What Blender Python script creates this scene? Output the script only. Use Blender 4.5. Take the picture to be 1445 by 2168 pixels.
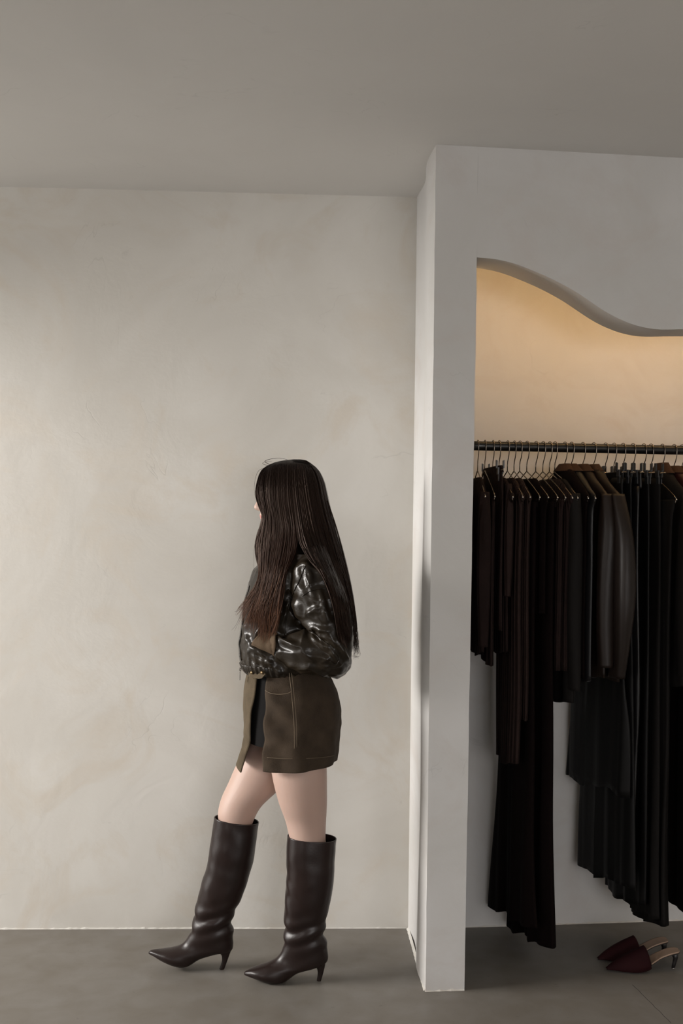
import bpy, bmesh, math, random
from mathutils import Vector, Matrix, noise
from mathutils.bvhtree import BVHTree
random.seed(7)
S = bpy.context.scene
C = S.collection
for o in list(bpy.data.objects): bpy.data.objects.remove(o)

# ------------------------------------------------------------------ camera
W_, H_ = 1445, 2168
FPX = 40 / 36 * H_              # 40 mm lens on a 36 mm tall frame
EYE = 1.49                      # camera height
CX, CY = 722.5, 1120.0          # horizon / principal point in the frame
ROLL = 0.0125
cd = bpy.data.cameras.new('camera'); cam = bpy.data.objects.new('camera', cd); C.objects.link(cam)
cd.sensor_fit = 'VERTICAL'; cd.sensor_height = 36; cd.lens = 40
cd.shift_y = (CY - H_ / 2) / H_
cd.clip_start = 0.05; cd.clip_end = 60
cr, sr = math.cos(ROLL), math.sin(ROLL)
cam.matrix_world = Matrix(((cr, -sr, 0, 0), (0, 0, -1, 0), (sr, cr, 0, EYE), (0, 0, 0, 1)))
S.camera = cam

# ------------------------------------------------------------------ world, light, exposure
S.view_settings.view_transform = 'Standard'
S.view_settings.look = 'None'
S.view_settings.gamma = 1
S.view_settings.use_curve_mapping = False
S.view_settings.exposure = -0.2
wd = bpy.data.worlds.new('daylight'); S.world = wd; wd.use_nodes = True
wd.node_tree.nodes['Background'].inputs[0].default_value = (0.85, 0.82, 0.78, 1)
wd.node_tree.nodes['Background'].inputs[1].default_value = 3.6
XL = -2.6                       # left wall
def area(name, loc, dirv, sx, sy, power, col, spread=180):
    l = bpy.data.lights.new(name, 'AREA'); l.shape = 'RECTANGLE'; l.size = sx; l.size_y = sy
    l.energy = power; l.color = col; l.spread = math.radians(spread)
    o = bpy.data.objects.new(name, l); C.objects.link(o); o.location = loc
    d = Vector(dirv).normalized()
    o.rotation_euler = d.to_track_quat('-Z', 'Y').to_euler()
    return o
WIN1 = (2.6, 4.08, 0.0, 2.24)    # y0 y1 z0 z1 of the shop window in the left wall
WIN2 = (-1.5, 0.2, 0.0, 2.3)
WIN3 = (0.2, 2.9, 0.3, 2.2)      # x0 x1 z0 z1 of the window in the rear wall
area('daylight_window_near', (XL - 2.2, 2.95, 2.20), (1, 0.12, -.22), 2.2, .95, 166, (1.0, .958, .915), 125)
area('daylight_window_rear', (XL - 1.0, -.7, 1.7), (1, 0.15, -.25), 1.9, 1.7, 55, (1.0, .97, .965), 125)
area('daylight_window_behind', (1.6, -4.2, 1.8), (-.05, 1, -.30), 3.2, 2.0, 62, (.99, .96, .97), 115)

# ------------------------------------------------------------------ measuring helpers
def P(px, py, d):               # photograph point at distance d -> place in the room
    u, v = px - CX, py - CY
    x = cr * u + sr * v; y = -sr * u + cr * v
    return Vector((x * d / FPX, d, EYE - y * d / FPX))
def on_plane(px, py, p0, n):
    q = P(px, py, 1.0) - Vector((0, 0, EYE)); o = Vector((0, 0, EYE))
    t = (p0 - o).dot(n) / q.dot(n)
    return o + q * t
def lerp(a, b, t): return a + (b - a) * t
def cat(p0, p1, p2, p3, t):
    return 0.5 * ((2 * p1) + (p2 - p0) * t + (2 * p0 - 5 * p1 + 4 * p2 - p3) * t * t + (3 * p1 - p0 - 3 * p2 + p3) * t ** 3)
def spl(pts, t):                # t 0..1 over list of numbers / vectors
    n = len(pts) - 1; f = min(max(t, 0), 1) * n; i = min(int(f), n - 1); f -= i
    g = lambda k: pts[min(max(k, 0), n)]
    return cat(g(i - 1), g(i), g(i + 1), g(i + 2), f)

# ------------------------------------------------------------------ materials
MATS = {}
def mat(name, col, rough=0.6, metal=0, spec=0.5, var=None, var_scale=6, bump=0, bump_scale=60, coat=0, sheen=0, rib=None, detail=4, stretch=(1, 1, 1)):
    if name in MATS: return MATS[name]
    m = bpy.data.materials.new(name); m.use_nodes = True; MATS[name] = m
    nt = m.node_tree; b = nt.nodes['Principled BSDF']
    b.inputs['Base Color'].default_value = (*col, 1); b.inputs['Roughness'].default_value = rough
    b.inputs['Metallic'].default_value = metal; b.inputs['Specular IOR Level'].default_value = spec
    if coat: b.inputs['Coat Weight'].default_value = coat; b.inputs['Coat Roughness'].default_value = 0.2
    if sheen: b.inputs['Sheen Weight'].default_value = sheen
    tc = nt.nodes.new('ShaderNodeTexCoord'); mp = nt.nodes.new('ShaderNodeMapping')
    mp.inputs['Scale'].default_value = stretch
    nt.links.new(tc.outputs['Object'], mp.inputs[0])
    nz = nt.nodes.new('ShaderNodeTexNoise'); nz.inputs['Scale'].default_value = var_scale; nz.inputs['Detail'].default_value = detail
    nt.links.new(mp.outputs[0], nz.inputs['Vector'])
    rp = nt.nodes.new('ShaderNodeValToRGB'); rp.color_ramp.elements[0].position = .3; rp.color_ramp.elements[1].position = .7
    c2 = var if var else tuple(c * .85 for c in col)
    rp.color_ramp.elements[0].color = (*c2, 1); rp.color_ramp.elements[1].color = (*col, 1)
    nt.links.new(nz.outputs['Fac'], rp.inputs[0]); nt.links.new(rp.outputs[0], b.inputs['Base Color'])
    h = None
    if bump:
        n2 = nt.nodes.new('ShaderNodeTexNoise'); n2.inputs['Scale'].default_value = bump_scale; n2.inputs['Detail'].default_value = 5
        nt.links.new(mp.outputs[0], n2.inputs['Vector'])
        bp = nt.nodes.new('ShaderNodeBump'); bp.inputs['Strength'].default_value = bump; bp.inputs['Distance'].default_value = .004
        nt.links.new(n2.outputs['Fac'], bp.inputs['Height']); nt.links.new(bp.outputs[0], b.inputs['Normal']); h = bp
    if rib:
        wv = nt.nodes.new('ShaderNodeTexWave'); wv.inputs['Scale'].default_value = rib; wv.bands_direction = 'X'; wv.inputs['Distortion'].default_value = .6
        nt.links.new(tc.outputs['UV'], wv.inputs['Vector'])
        b2 = nt.nodes.new('ShaderNodeBump'); b2.inputs['Strength'].default_value = .7; b2.inputs['Distance'].default_value = .004
        nt.links.new(wv.outputs['Fac'], b2.inputs['Height'])
        if h: nt.links.new(h.outputs[0], b2.inputs['Normal'])
        nt.links.new(b2.outputs[0], b.inputs['Normal'])
    return m

def plaster(name, c1, c2, c3, rough=.75):
    m = bpy.data.materials.new(name); m.use_nodes = True; MATS[name] = m
    nt = m.node_tree; N = nt.nodes; L = nt.links; b = N['Principled BSDF']
    b.inputs['Roughness'].default_value = rough; b.inputs['Specular IOR Level'].default_value = .25
    tc = N.new('ShaderNodeTexCoord')
    def noi(scale, detail, dist, rough_=.55, st=(1, 1, 1)):
        mp = N.new('ShaderNodeMapping'); mp.inputs['Scale'].default_value = st; L.new(tc.outputs['Object'], mp.inputs[0])
        n = N.new('ShaderNodeTexNoise'); n.inputs['Scale'].default_value = scale; n.inputs['Detail'].default_value = detail
        n.inputs['Distortion'].default_value = dist; n.inputs['Roughness'].default_value = rough_; L.new(mp.outputs[0], n.inputs['Vector']); return n.outputs['Fac']
    def ramp(f, a, bb, pa, pb):
        r = N.new('ShaderNodeValToRGB'); r.color_ramp.elements[0].position = pa; r.color_ramp.elements[1].position = pb
        r.color_ramp.elements[0].color = (*a, 1); r.color_ramp.elements[1].color = (*bb, 1); L.new(f, r.inputs[0]); return r.outputs[0]
    def mix(fac, a, bb):
        x = N.new('ShaderNodeMix'); x.data_type = 'RGBA'
        if isinstance(fac, float): x.inputs[0].default_value = fac
        else: L.new(fac, x.inputs[0])
        L.new(a, x.inputs[6]); L.new(bb, x.inputs[7]); return x.outputs[2]
    base = ramp(noi(1.6, 6, .8), c1, c2, .35, .65)
    pk = ramp(noi(2.3, 7, 1.4, .6), c3, c3, 0, 1)
    f = ramp(noi(3.1, 8, 1.6, .62), (0, 0, 0), (.75, .75, .75), .50, .70)
    col = mix(f, base, pk)
    # thin trowel scratches
    sc = noi(2.2, 3, 2.2, .5)
    m1 = N.new('ShaderNodeMath'); m1.operation = 'SUBTRACT'; m1.inputs[1].default_value = .5; L.new(sc, m1.inputs[0])
    m2 = N.new('ShaderNodeMath'); m2.operation = 'ABSOLUTE'; L.new(m1.outputs[0], m2.inputs[0])
    line = ramp(m2.outputs[0], (1, 1, 1), (0, 0, 0), 0.0, .006)
    msk = ramp(noi(3.7, 4, .5), (0, 0, 0), (1, 1, 1), .56, .66)
    mm = N.new('ShaderNodeMath'); mm.operation = 'MULTIPLY'; L.new(line, mm.inputs[0]); L.new(msk, mm.inputs[1])
    mk = N.new('ShaderNodeMath'); mk.operation = 'MULTIPLY'; mk.inputs[1].default_value = .22; L.new(mm.outputs[0], mk.inputs[0])
    dk = ramp(sc, tuple(c * .6 for c in c1), tuple(c * .6 for c in c1), 0, 1)
    col = mix(mk.outputs[0], col, dk)
    L.new(col, b.inputs['Base Color'])
    # relief
    a1 = N.new('ShaderNodeMath'); a1.operation = 'MULTIPLY_ADD'; a1.inputs[1].default_value = .25; L.new(noi(35, 4, .3), a1.inputs[0]); L.new(noi(4.5, 5, .9), a1.inputs[2])
    a2 = N.new('ShaderNodeMath'); a2.operation = 'MULTIPLY_ADD'; a2.inputs[1].default_value = -.12; L.new(mm.outputs[0], a2.inputs[0]); L.new(a1.outputs[0], a2.inputs[2])
    bp = N.new('ShaderNodeBump'); bp.inputs['Strength'].default_value = .35; bp.inputs['Distance'].default_value = .006
    L.new(a2.outputs[0], bp.inputs['Height']); L.new(bp.outputs[0], b.inputs['Normal'])
    return m
M_WALL = plaster('cream_plaster', (.60, .575, .53), (.67, .65, .61), (.61, .56, .49))
M_PART = plaster('pale_plaster', (.53, .52, .50), (.59, .58, .57), (.53, .50, .475))
M_CEIL = plaster('ceiling_paint', (.60, .585, .56), (.62, .605, .58), (.61, .59, .565), .9)

def concrete():
    m = bpy.data.materials.new('polished_concrete'); m.use_nodes = True
    nt = m.node_tree; N = nt.nodes; L = nt.links; b = N['Principled BSDF']
    tc = N.new('ShaderNodeTexCoord')
    def noi(s, d, dist):
        n = N.new('ShaderNodeTexNoise'); n.inputs['Scale'].default_value = s; n.inputs['Detail'].default_value = d; n.inputs['Distortion'].default_value = dist
        L.new(tc.outputs['Object'], n.inputs['Vector']); return n.outputs['Fac']
    def ramp(f, a, bb, pa, pb):
        r = N.new('ShaderNodeValToRGB'); r.color_ramp.elements[0].position = pa; r.color_ramp.elements[1].position = pb
        r.color_ramp.elements[0].color = (*a, 1); r.color_ramp.elements[1].color = (*bb, 1); L.new(f, r.inputs[0]); return r.outputs[0]
    a = ramp(noi(2.2, 7, .6), (.158, .145, .126), (.182, .170, .154), .35, .65)
    s = ramp(noi(9, 6, .4), (.130, .110, .086), (.196, .184, .168), .3, .72)
    x = N.new('ShaderNodeMix'); x.data_type = 'RGBA'; x.inputs[0].default_value = .5; L.new(a, x.inputs[6]); L.new(s, x.inputs[7])
    sp = ramp(noi(60, 3, 0), (.55, .55, .55), (1, 1, 1), .22, .34)
    y = N.new('ShaderNodeMix'); y.data_type = 'RGBA'; y.blend_type = 'MULTIPLY'; y.inputs[0].default_value = .5; L.new(x.outputs[2], y.inputs[6]); L.new(sp, y.inputs[7])
    L.new(y.outputs[2], b.inputs['Base Color'])
    r = N.new('ShaderNodeMapRange'); r.inputs[3].default_value = .42; r.inputs[4].default_value = .62; L.new(noi(5, 5, .5), r.inputs[0]); L.new(r.outputs[0], b.inputs['Roughness'])
    b.inputs['Specular IOR Level'].default_value = .4
    bp = N.new('ShaderNodeBump'); bp.inputs['Strength'].default_value = .12; bp.inputs['Distance'].default_value = .003
    L.new(noi(30, 6, .2), bp.inputs['Height']); L.new(bp.outputs[0], b.inputs['Normal'])
    return m
M_FLOOR = concrete()

SKIN = bpy.data.materials.new('skin'); SKIN.use_nodes = True
_b = SKIN.node_tree.nodes['Principled BSDF']
_b.inputs['Base Color'].default_value = (.45, .315, .262, 1); _b.inputs['Roughness'].default_value = .5
_b.inputs['Subsurface Weight'].default_value = .12; _b.inputs['Subsurface Radius'].default_value = (.02, .008, .004); _b.inputs['Specular IOR Level'].default_value = .35
LIP = mat('lip', (.50, .20, .18), .4)
BROW = mat('eyebrow_hair', (.03, .02, .015), .7)
EYEW = mat('eye_white', (.7, .68, .65), .2); IRIS = mat('iris', (.05, .03, .02), .2)
LEATHER = mat('olive_black_leather', (.0095, .0068, .0044), .29, spec=.30, var=(.017, .012, .007), var_scale=9, bump=.40, bump_scale=34, stretch=(1, 1, 1.6))
BOOTM = mat('dark_brown_boot_leather', (.016, .0082, .0068), .36, spec=.32, var=(.012, .0064, .0055), bump=.08, bump_scale=160, coat=.06)
BOOTIN = mat('boot_lining', (.02, .014, .012), .8)
DENIM = mat('brown_denim', (.054, .038, .025), .9, spec=.2, var=(.034, .024, .016), var_scale=22, bump=.5, bump_scale=420, detail=6)
DENIM2 = mat('faded_olive_denim', (.100, .076, .048), .9, spec=.2, var=(.068, .051, .032), var_scale=26, bump=.5, bump_scale=420, detail=6)
THREAD = mat('seam_thread', (.13, .095, .06), .8)
BLACKC = mat('black_cotton', (.005, .0045, .0045), .95, spec=.2)
SUEDE = mat('brown_suede', (.085, .058, .036), .9, spec=.2, bump=.3, bump_scale=300)
STEEL = mat('steel', (.55, .53, .50), .25, metal=1)
BRASS = mat('aged_brass', (.35, .24, .13), .35, metal=1)
RAILM = mat('black_rail', (.006, .0055, .0055), .3, spec=.5)
WIRE = mat('dark_chrome_wire', (.24, .21, .18), .22, metal=1)
CLIP = mat('black_clip', (.02, .021, .023), .35)

def hair_mat():
    m = bpy.data.materials.new('long_brown_hair'); m.use_nodes = True
    nt = m.node_tree; N = nt.nodes; L = nt.links; b = N['Principled BSDF']
    a = N.new('ShaderNodeAttribute'); a.attribute_name = 'tip'
    r = N.new('ShaderNodeValToRGB'); e = r.color_ramp.elements
    e[0].position = 0.0; e[0].color = (.0058, .0034, .0028, 1); e[1].position = 1.0; e[1].color = (.10, .042, .021, 1)
    k = r.color_ramp.elements.new(.5); k.color = (.016, .0078, .0055, 1)
    L.new(a.outputs['Fac'], r.inputs[0]); L.new(r.outputs[0], b.inputs['Base Color'])
    b.inputs['Roughness'].default_value = .42; b.inputs['Specular IOR Level'].default_value = .26
    b.inputs['Specular Tint'].default_value = (.75, .5, .38, 1)
    return m
HAIR = hair_mat()

# ------------------------------------------------------------------ object helpers
def tag(o, label=None, cat=None, group=None, kind=None):
    if label: o['label'] = label
    if cat: o['category'] = cat
    if group: o['group'] = group
    if kind: o['kind'] = kind
    return o
def make(name, verts, faces, m, parent=None, smooth=True, uvs=None):
    me = bpy.data.meshes.new(name); me.from_pydata([tuple(v) for v in verts], [], faces); me.update()
    me.materials.append(m)
    if smooth:
        for p in me.polygons: p.use_smooth = True
    if uvs:
        uvl = me.uv_layers.new(name='uv')
        for lp in me.loops: uvl.data[lp.index].uv = uvs[lp.vertex_index]
    o = bpy.data.objects.new(name, me); C.objects.link(o)
    if parent: attach(o, parent)
    return o
def attach(o, parent):
    o.parent = parent; o.matrix_parent_inverse = parent_world(parent).inverted()
def parent_world(p):
    m = p.matrix_basis.copy()
    if p.parent: m = parent_world(p.parent) @ p.matrix_parent_inverse @ m
    return m
def empty(name, loc):
    o = bpy.data.objects.new(name, None); o.empty_display_size = .1; o.location = loc; C.objects.link(o); return o
class MB:
    def __init__(s): s.v = []; s.f = []
    def add(s, v, f):
        n = len(s.v); s.v += [Vector(a) for a in v]; s.f += [tuple(i + n for i in q) for q in f]
    def prism(s, poly, z0, z1):      # plan polygon extruded in z
        n = len(poly); v = [(x, y, z0) for x, y in poly] + [(x, y, z1) for x, y in poly]
        f = [tuple(range(n))[::-1], tuple(range(n, 2 * n))] + [(i, (i + 1) % n, n + (i + 1) % n, n + i) for i in range(n)]
        s.add(v, f)
    def box(s, a, b):
        s.prism([(a[0], a[1]), (b[0], a[1]), (b[0], b[1]), (a[0], b[1])], a[2], b[2])
    def obox(s, c, ax, ay, az, hx, hy, hz):
        v = [c + ax * (i * hx) + ay * (j * hy) + az * (k * hz) for k in (-1, 1) for i, j in ((-1, -1), (1, -1), (1, 1), (-1, 1))]
        s.add(v, [(3, 2, 1, 0), (4, 5, 6, 7), (0, 1, 5, 4), (1, 2, 6, 5), (2, 3, 7, 6), (3, 0, 4, 7)])
    def tube(s, pts, r, n=8, cap=True):
        pts = [Vector(p) for p in pts]; rs = r if isinstance(r, (list, tuple)) else [r] * len(pts)
        up = None; base = len(s.v)
        for i, p in enumerate(pts):
            t = (pts[min(i + 1, len(pts) - 1)] - pts[max(i - 1, 0)]).normalized()
            if up is None: up = t.orthogonal().normalized()
            up = (up - t * up.dot(t)).normalized(); w = t.cross(up)
            for k in range(n):
                a = 2 * math.pi * k / n; s.v.append(p + (up * math.cos(a) + w * math.sin(a)) * rs[i])
        for i in range(len(pts) - 1):
            for k in range(n):
                a = base + i * n + k; b = base + i * n + (k + 1) % n; s.f.append((a, b, b + n, a + n))
        if cap:
            s.f.append(tuple(base + k for k in range(n))[::-1]); e = base + (len(pts) - 1) * n; s.f.append(tuple(e + k for k in range(n)))
    def ball(s, c, r, n=10, sc=(1, 1, 1)):
        rings = []; base = len(s.v); c = Vector(c)
        for i in range(1, n):
            t = math.pi * i / n
            for k in range(n):
                a = 2 * math.pi * k / n
                s.v.append(c + Vector((math.sin(t) * math.cos(a) * sc[0], math.sin(t) * math.sin(a) * sc[1], math.cos(t) * sc[2])) * r)
        for i in range(n - 2):
            for k in range(n):
                a = base + i * n + k; b = base + i * n + (k + 1) % n; s.f.append((a, a + n, b + n, b))
        s.v.append(c + Vector((0, 0, r * sc[2]))); s.v.append(c - Vector((0, 0, r * sc[2])))
        T = len(s.v) - 2
        for k in range(n):
            s.f.append((T, base + k, base + (k + 1) % n)); q = base + (n - 2) * n; s.f.append((T + 1, q + (k + 1) % n, q + k))
    def build(s, name, m, parent=None, smooth=False): return make(name, s.v, s.f, m, parent, smooth)

def rings_mesh(rings, cap0=True, cap1=True, closed=True):
    v = []; f = []; n = len(rings[0])
    for r in rings: v += r
    for i in range(len(rings) - 1):
        for k in range(n if closed else n - 1):
            a = i * n + k; b = i * n + (k + 1) % n; f.append((a, b, b + n, a + n))
    if cap0: f.append(tuple(range(n))[::-1])
    if cap1: f.append(tuple((len(rings) - 1) * n + k for k in range(n)))
    return v, f

def sec_rings(secs, d, n=32, sub=4, ex=2.0, wob=None):
    """secs: (fx,fy, bx,by, halfwidth[, depth]) front and back outline points in the photo; rings at depth d"""
    rings = []; K = (len(secs) - 1) * sub
    full = [(*s, d) if len(s) == 5 else s for s in secs]
    for i in range(K + 1):
        t = i / K; q = [spl([s[j] for s in full], t) for j in range(6)]
        dd = q[5]; F = P(q[0], q[1], dd); B = P(q[2], q[3], dd); c = (F + B) / 2; ax = (F - B) / 2
        w = max(q[4], .0015); r = []
        for k in range(n):
            a = 2 * math.pi * k / n; ca, sa = math.cos(a), math.sin(a)
            ca = math.copysign(abs(ca) ** (2 / ex), ca); sa = math.copysign(abs(sa) ** (2 / ex), sa)
            p = c + ax * ca + Vector((0, -w * sa, 0))
            if wob: p = wob(p, a, t, c)
            r.append(p)
        rings.append(r)
    return rings
def loft(mb, secs, d, n=32, sub=4, ex=2.0, wob=None, cap0=True, cap1=True):
    mb.add(*rings_mesh(sec_rings(secs, d, n, sub, ex, wob), cap0, cap1))

def remeshed(name, mb, voxel, smooth_it, m, parent=None):
    me = bpy.data.meshes.new(name); me.from_pydata([tuple(v) for v in mb.v], [], mb.f); me.update()
    bm = bmesh.new(); bm.from_mesh(me); bmesh.ops.recalc_face_normals(bm, faces=bm.faces); bm.to_mesh(me); bm.free()
    o = bpy.data.objects.new(name, me); C.objects.link(o)
    r = o.modifiers.new('r', 'REMESH'); r.mode = 'VOXEL'; r.voxel_size = voxel
    if smooth_it: s = o.modifiers.new('s', 'SMOOTH'); s.iterations = smooth_it; s.factor = .5
    dg = bpy.context.evaluated_depsgraph_get(); dg.update()
    nm = bpy.data.meshes.new_from_object(o.evaluated_get(dg)); o.modifiers.clear(); o.data = nm; nm.name = name
    bpy.data.meshes.remove(me)
    nm.materials.clear(); nm.materials.append(m)
    for p in nm.polygons: p.use_smooth = True
    if parent: attach(o, parent)
    return o

# ================================================================== THE ROOM
CEIL = 2.735
A0 = Vector((-1.256, 4.19, 0)); A1 = Vector((.267, 4.257, 0)); dA = (A1 - A0) / (A1.x - A0.x)
FD = Vector((1, .124, 0)).normalized()                # direction of the partition's face
F0 = Vector((.289, 3.672, 0)); FN = Vector((FD.y, -FD.x, 0))   # its outward normal (towards the camera)
B0 = Vector((.47, 4.27, 0)); BD = Vector((1, .126, 0)).normalized()
def aX(x): return A0 + dA * (x - A0.x)
def fX(x): return F0 + FD * ((x - F0.x) / FD.x)
def bX(x): return B0 + BD * ((x - B0.x) / BD.x)
def v2(v): return (v.x, v.y)

def jag(a, b, n, amp, seed):         # a slightly wavy line in plan
    r = []; off = Vector((b.y - a.y, a.x - b.x, 0)).normalized()
    for i in range(n + 1):
        p = a.lerp(b, i / n); k = 0 if i in (0, n) else noise.noise(Vector((i * .37, seed, 0))) * amp
        r.append(p + off * k)
    return r
# floor
m = MB(); m.box((-3.0, -3.4, -.1), (3.6, 5.2, 0)); tag(m.build('floor', M_FLOOR), 'grey polished concrete floor with faint brown mottling', kind='structure')
m = MB(); m.box((-3.0, -3.4, CEIL), (3.6, 5.2, CEIL + .1)); tag(m.build('ceiling', M_CEIL), 'plain warm grey painted ceiling', kind='structure')

def wall_grid(name, pts2, nrm, thick, m, label, zs, ragged=0, bulge=None):
    """a wall whose face follows plan points, with a ragged plaster foot"""
    nz = len(zs); v = []; f = []; n = len(pts2)
    for j, z in enumerate(zs):
        for i, p in enumerate(pts2):
            q = Vector((p.x, p.y, z))
            if bulge: q = bulge(q)
            v.append(q)
    for j in range(nz - 1):
        for i in range(n - 1): f.append((j * n + i, j * n + i + 1, (j + 1) * n + i + 1, (j + 1) * n + i))
    bk = len(v)
    for z in (zs[0], zs[-1]):
        for p in (pts2[0], pts2[-1]): v.append(Vector((p.x, p.y, z)) - nrm * thick)
    f.append((bk, bk + 2, bk + 3, bk + 1))
    f.append(tuple(range(n))[::-1] + (bk, bk + 1)); t = (nz - 1) * n
    f.append(tuple(range(t, t + n)) + (bk + 3, bk + 2))
    f.append(tuple(j * n for j in range(nz)) + (bk + 2, bk)); f.append(tuple(j * n + n - 1 for j in range(nz))[::-1] + (bk + 1, bk + 3))
    o = make(name, v, f, m, smooth=False); tag(o, label, kind='structure'); return o
zs = [i * CEIL / 40 for i in range(41)]
backpts = [aX(-2.75 + i * (3.10) / 60) for i in range(61)]
nA = Vector((dA.y, -1, 0)).normalized()
def bulgeA(q): return q + nA * .004 * noise.noise(q * 1.3)
wall_grid('wall_back', backpts, nA, .12, M_WALL, 'cream hand-trowelled plaster wall behind the walking person', zs, bulge=bulgeA)
# the wall's plaster foot: an uneven bright bead where it meets the concrete
def bead(name, a, b, nrm, seed, label, m=None):
    mb = MB(); L = (b - a).length; n = int(L / .006); v = []; f = []
    for i in range(n + 1):
        p = a.lerp(b, i / n); k = noise.noise(Vector((i * .045, seed, 1))); k2 = noise.noise(Vector((i * .31, seed, 5)))
        h = max(.0012, .0032 + .003 * k + .003 * k2); t = .0022 + .0015 * k2 + .001 * k
        v += [p + nrm * -.004 + Vector((0, 0, h + .004)), p + nrm * t + Vector((0, 0, h)), p + nrm * (t + .0025) + Vector((0, 0, .0005)), p - nrm * .004 + Vector((0, 0, .0005))]
        if i:
            for k_ in range(3): f.append((4 * (i - 1) + k_, 4 * i + k_, 4 * i + k_ + 1, 4 * (i - 1) + k_ + 1))
    o = make(name, v, f, m or M_TRIM, smooth=False); return tag(o, label, kind='structure')
M_TRIM = plaster('rough_plaster_edge', (.58, .56, .52), (.66, .64, .60), (.50, .46, .40))
bead('trim_1', aX(-2.6), aX(.262), nA, 1.0, 'rough bright plaster edge along the foot of the back wall')

# partition: outer side face (towards the window) with a gentle hand-made ripple
def jambx(z):                        # inner edge of the opening leans a touch
    return lerp(.4165, .4275, z / 2.2)
side = []
SN = 26
def side_face():
    v = []; f = []
    nS = Vector((-1, -.03, 0)).normalized()
    for j, z in enumerate(zs):
        for i in range(SN + 1):
            s = i / SN; p = Vector((lerp(.2895, .267, s), lerp(3.672, 4.262, s), z))
            rip = .011 * math.sin(s * 6.2 + .9 * math.sin(z * 1.1)) * math.sin(math.pi * min(1, max(0, s * 1.0))) ** .7
            rip += .012 * math.exp(-((z - 1.15) / .55) ** 2) * math.exp(-((s - .15) / .16) ** 2) - .010 * math.exp(-((z - .95) / .5) ** 2) * math.exp(-((s - .45) / .2) ** 2)
            if i in (0,): rip = .0015 * noise.noise(Vector((0, 3, z * 9)))
            if i == SN: rip = 0
            v.append(p + nS * rip)
    return v
V = side_face(); Fs = []
n1 = SN + 1
for j in range(40):
    for i in range(SN): Fs.append((j * n1 + i + 1, j * n1 + i, (j + 1) * n1 + i, (j + 1) * n1 + i + 1))
# front face of the jamb + inner face
JT = .60
base = len(V); K = 4
for j, z in enumerate(zs):
    x1 = jambx(min(z, 2.2)) + .0016 * noise.noise(Vector((5, 1, z * 7)))
    fr = fX(x1)
    V.append(Vector((fr.x, fr.y, z)))                    # front right edge
    bk_ = Vector((fr.x + .0, 4.275, z)); V.append(bk_)   # inner back edge
for j in range(40):
    a = j * n1; b = (j + 1) * n1; c = base + 2 * j; d_ = base + 2 * (j + 1)
    Fs.append((a, c, d_, b)); Fs.append((c, c + 1, d_ + 1, d_)); Fs.append((c + 1, a + SN, b + SN, d_ + 1))
o = make('wall_partition', V, Fs, M_PART, smooth=False); tag(o, 'pale plaster partition end between the cream wall and the clothes alcove', kind='structure')
for p in o.data.polygons: p.use_smooth = True
o.data.set_sharp_from_angle(angle=math.radians(30))
bead('trim_2', Vector((.2865, 3.674, 0)), fX(.416), FN, 2.0, 'rough bright plaster edge at the foot of the partition')
bead('trim_3', Vector((.266, 4.25, 0)), Vector((.288, 3.675, 0)), Vector((-1, 0, 0)), 3.0, 'plaster edge along the foot of the partition side')

# header with the wavy lower edge
p0f = F0; edge = [(1009, 545), (1040, 547.5), (1070, 553), (1100, 562), (1130, 574), (1160, 587), (1190, 602), (1220, 619), (1250, 639), (1280, 659), (1310, 675), (1340, 687), (1370, 694.5), (1400, 697.5), (1445, 697)]
lo = [on_plane(a, b, p0f, FN) for a, b in edge]
lo[0].x = .4275; lo[0].y = fX(.4275).y
# the edge carries on beyond the frame as the mirrored wave
last = lo[-1]
for k in range(1, 14):
    x = last.x + k * .09; z = last.z + .16 * (1 - math.cos(k / 13 * math.pi)) ; q = fX(x); lo.append(Vector((q.x, q.y, z)))
XE = lo[-1].x
dense = [spl(lo, i / 120) for i in range(121)]
HT = .145
v = []; f = []
for p in dense:
    top = Vector((p.x, p.y, CEIL)); v += [p, top, top - FN * HT, p - FN * HT]
for i in range(120):
    a = 4 * i; b = a + 4
    f += [(a, b, b + 1, a + 1), (a + 3, a + 2, b + 2, b + 3), (a, a + 3, b + 3, b)]
f += [(0, 1, 2, 3), (480, 483, 482, 481)]
o = make('wall_header', v, f, M_PART, smooth=True); o.data.set_sharp_from_angle(angle=math.radians(40))
tag(o, 'pale plaster header over the alcove with a wave-shaped lower edge', kind='structure')
# right end of the alcove
q = fX(XE); m = MB(); m.prism([v2(q), v2(fX(3.3)), (3.3, 4.9), (XE, bX(XE).y + .1)], 0, CEIL)
tag(m.build('wall_right_pier', M_PART), 'plaster wall closing the far end of the alcove', kind='structure')
# alcove back wall
bp_ = [bX(.40 + i * (XE + .1 - .40) / 40) for i in range(41)]
nB = Vector((BD.y, -BD.x, 0))
wall_grid('wall_alcove', bp_, nB, .12, M_PART, 'plaster back wall of the clothes alcove, warmly lit at its top', zs)
bead('trim_4', bX(.43), bX(XE), nB, 6.0, 'rough plaster edge at the foot of the alcove back wall')
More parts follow.
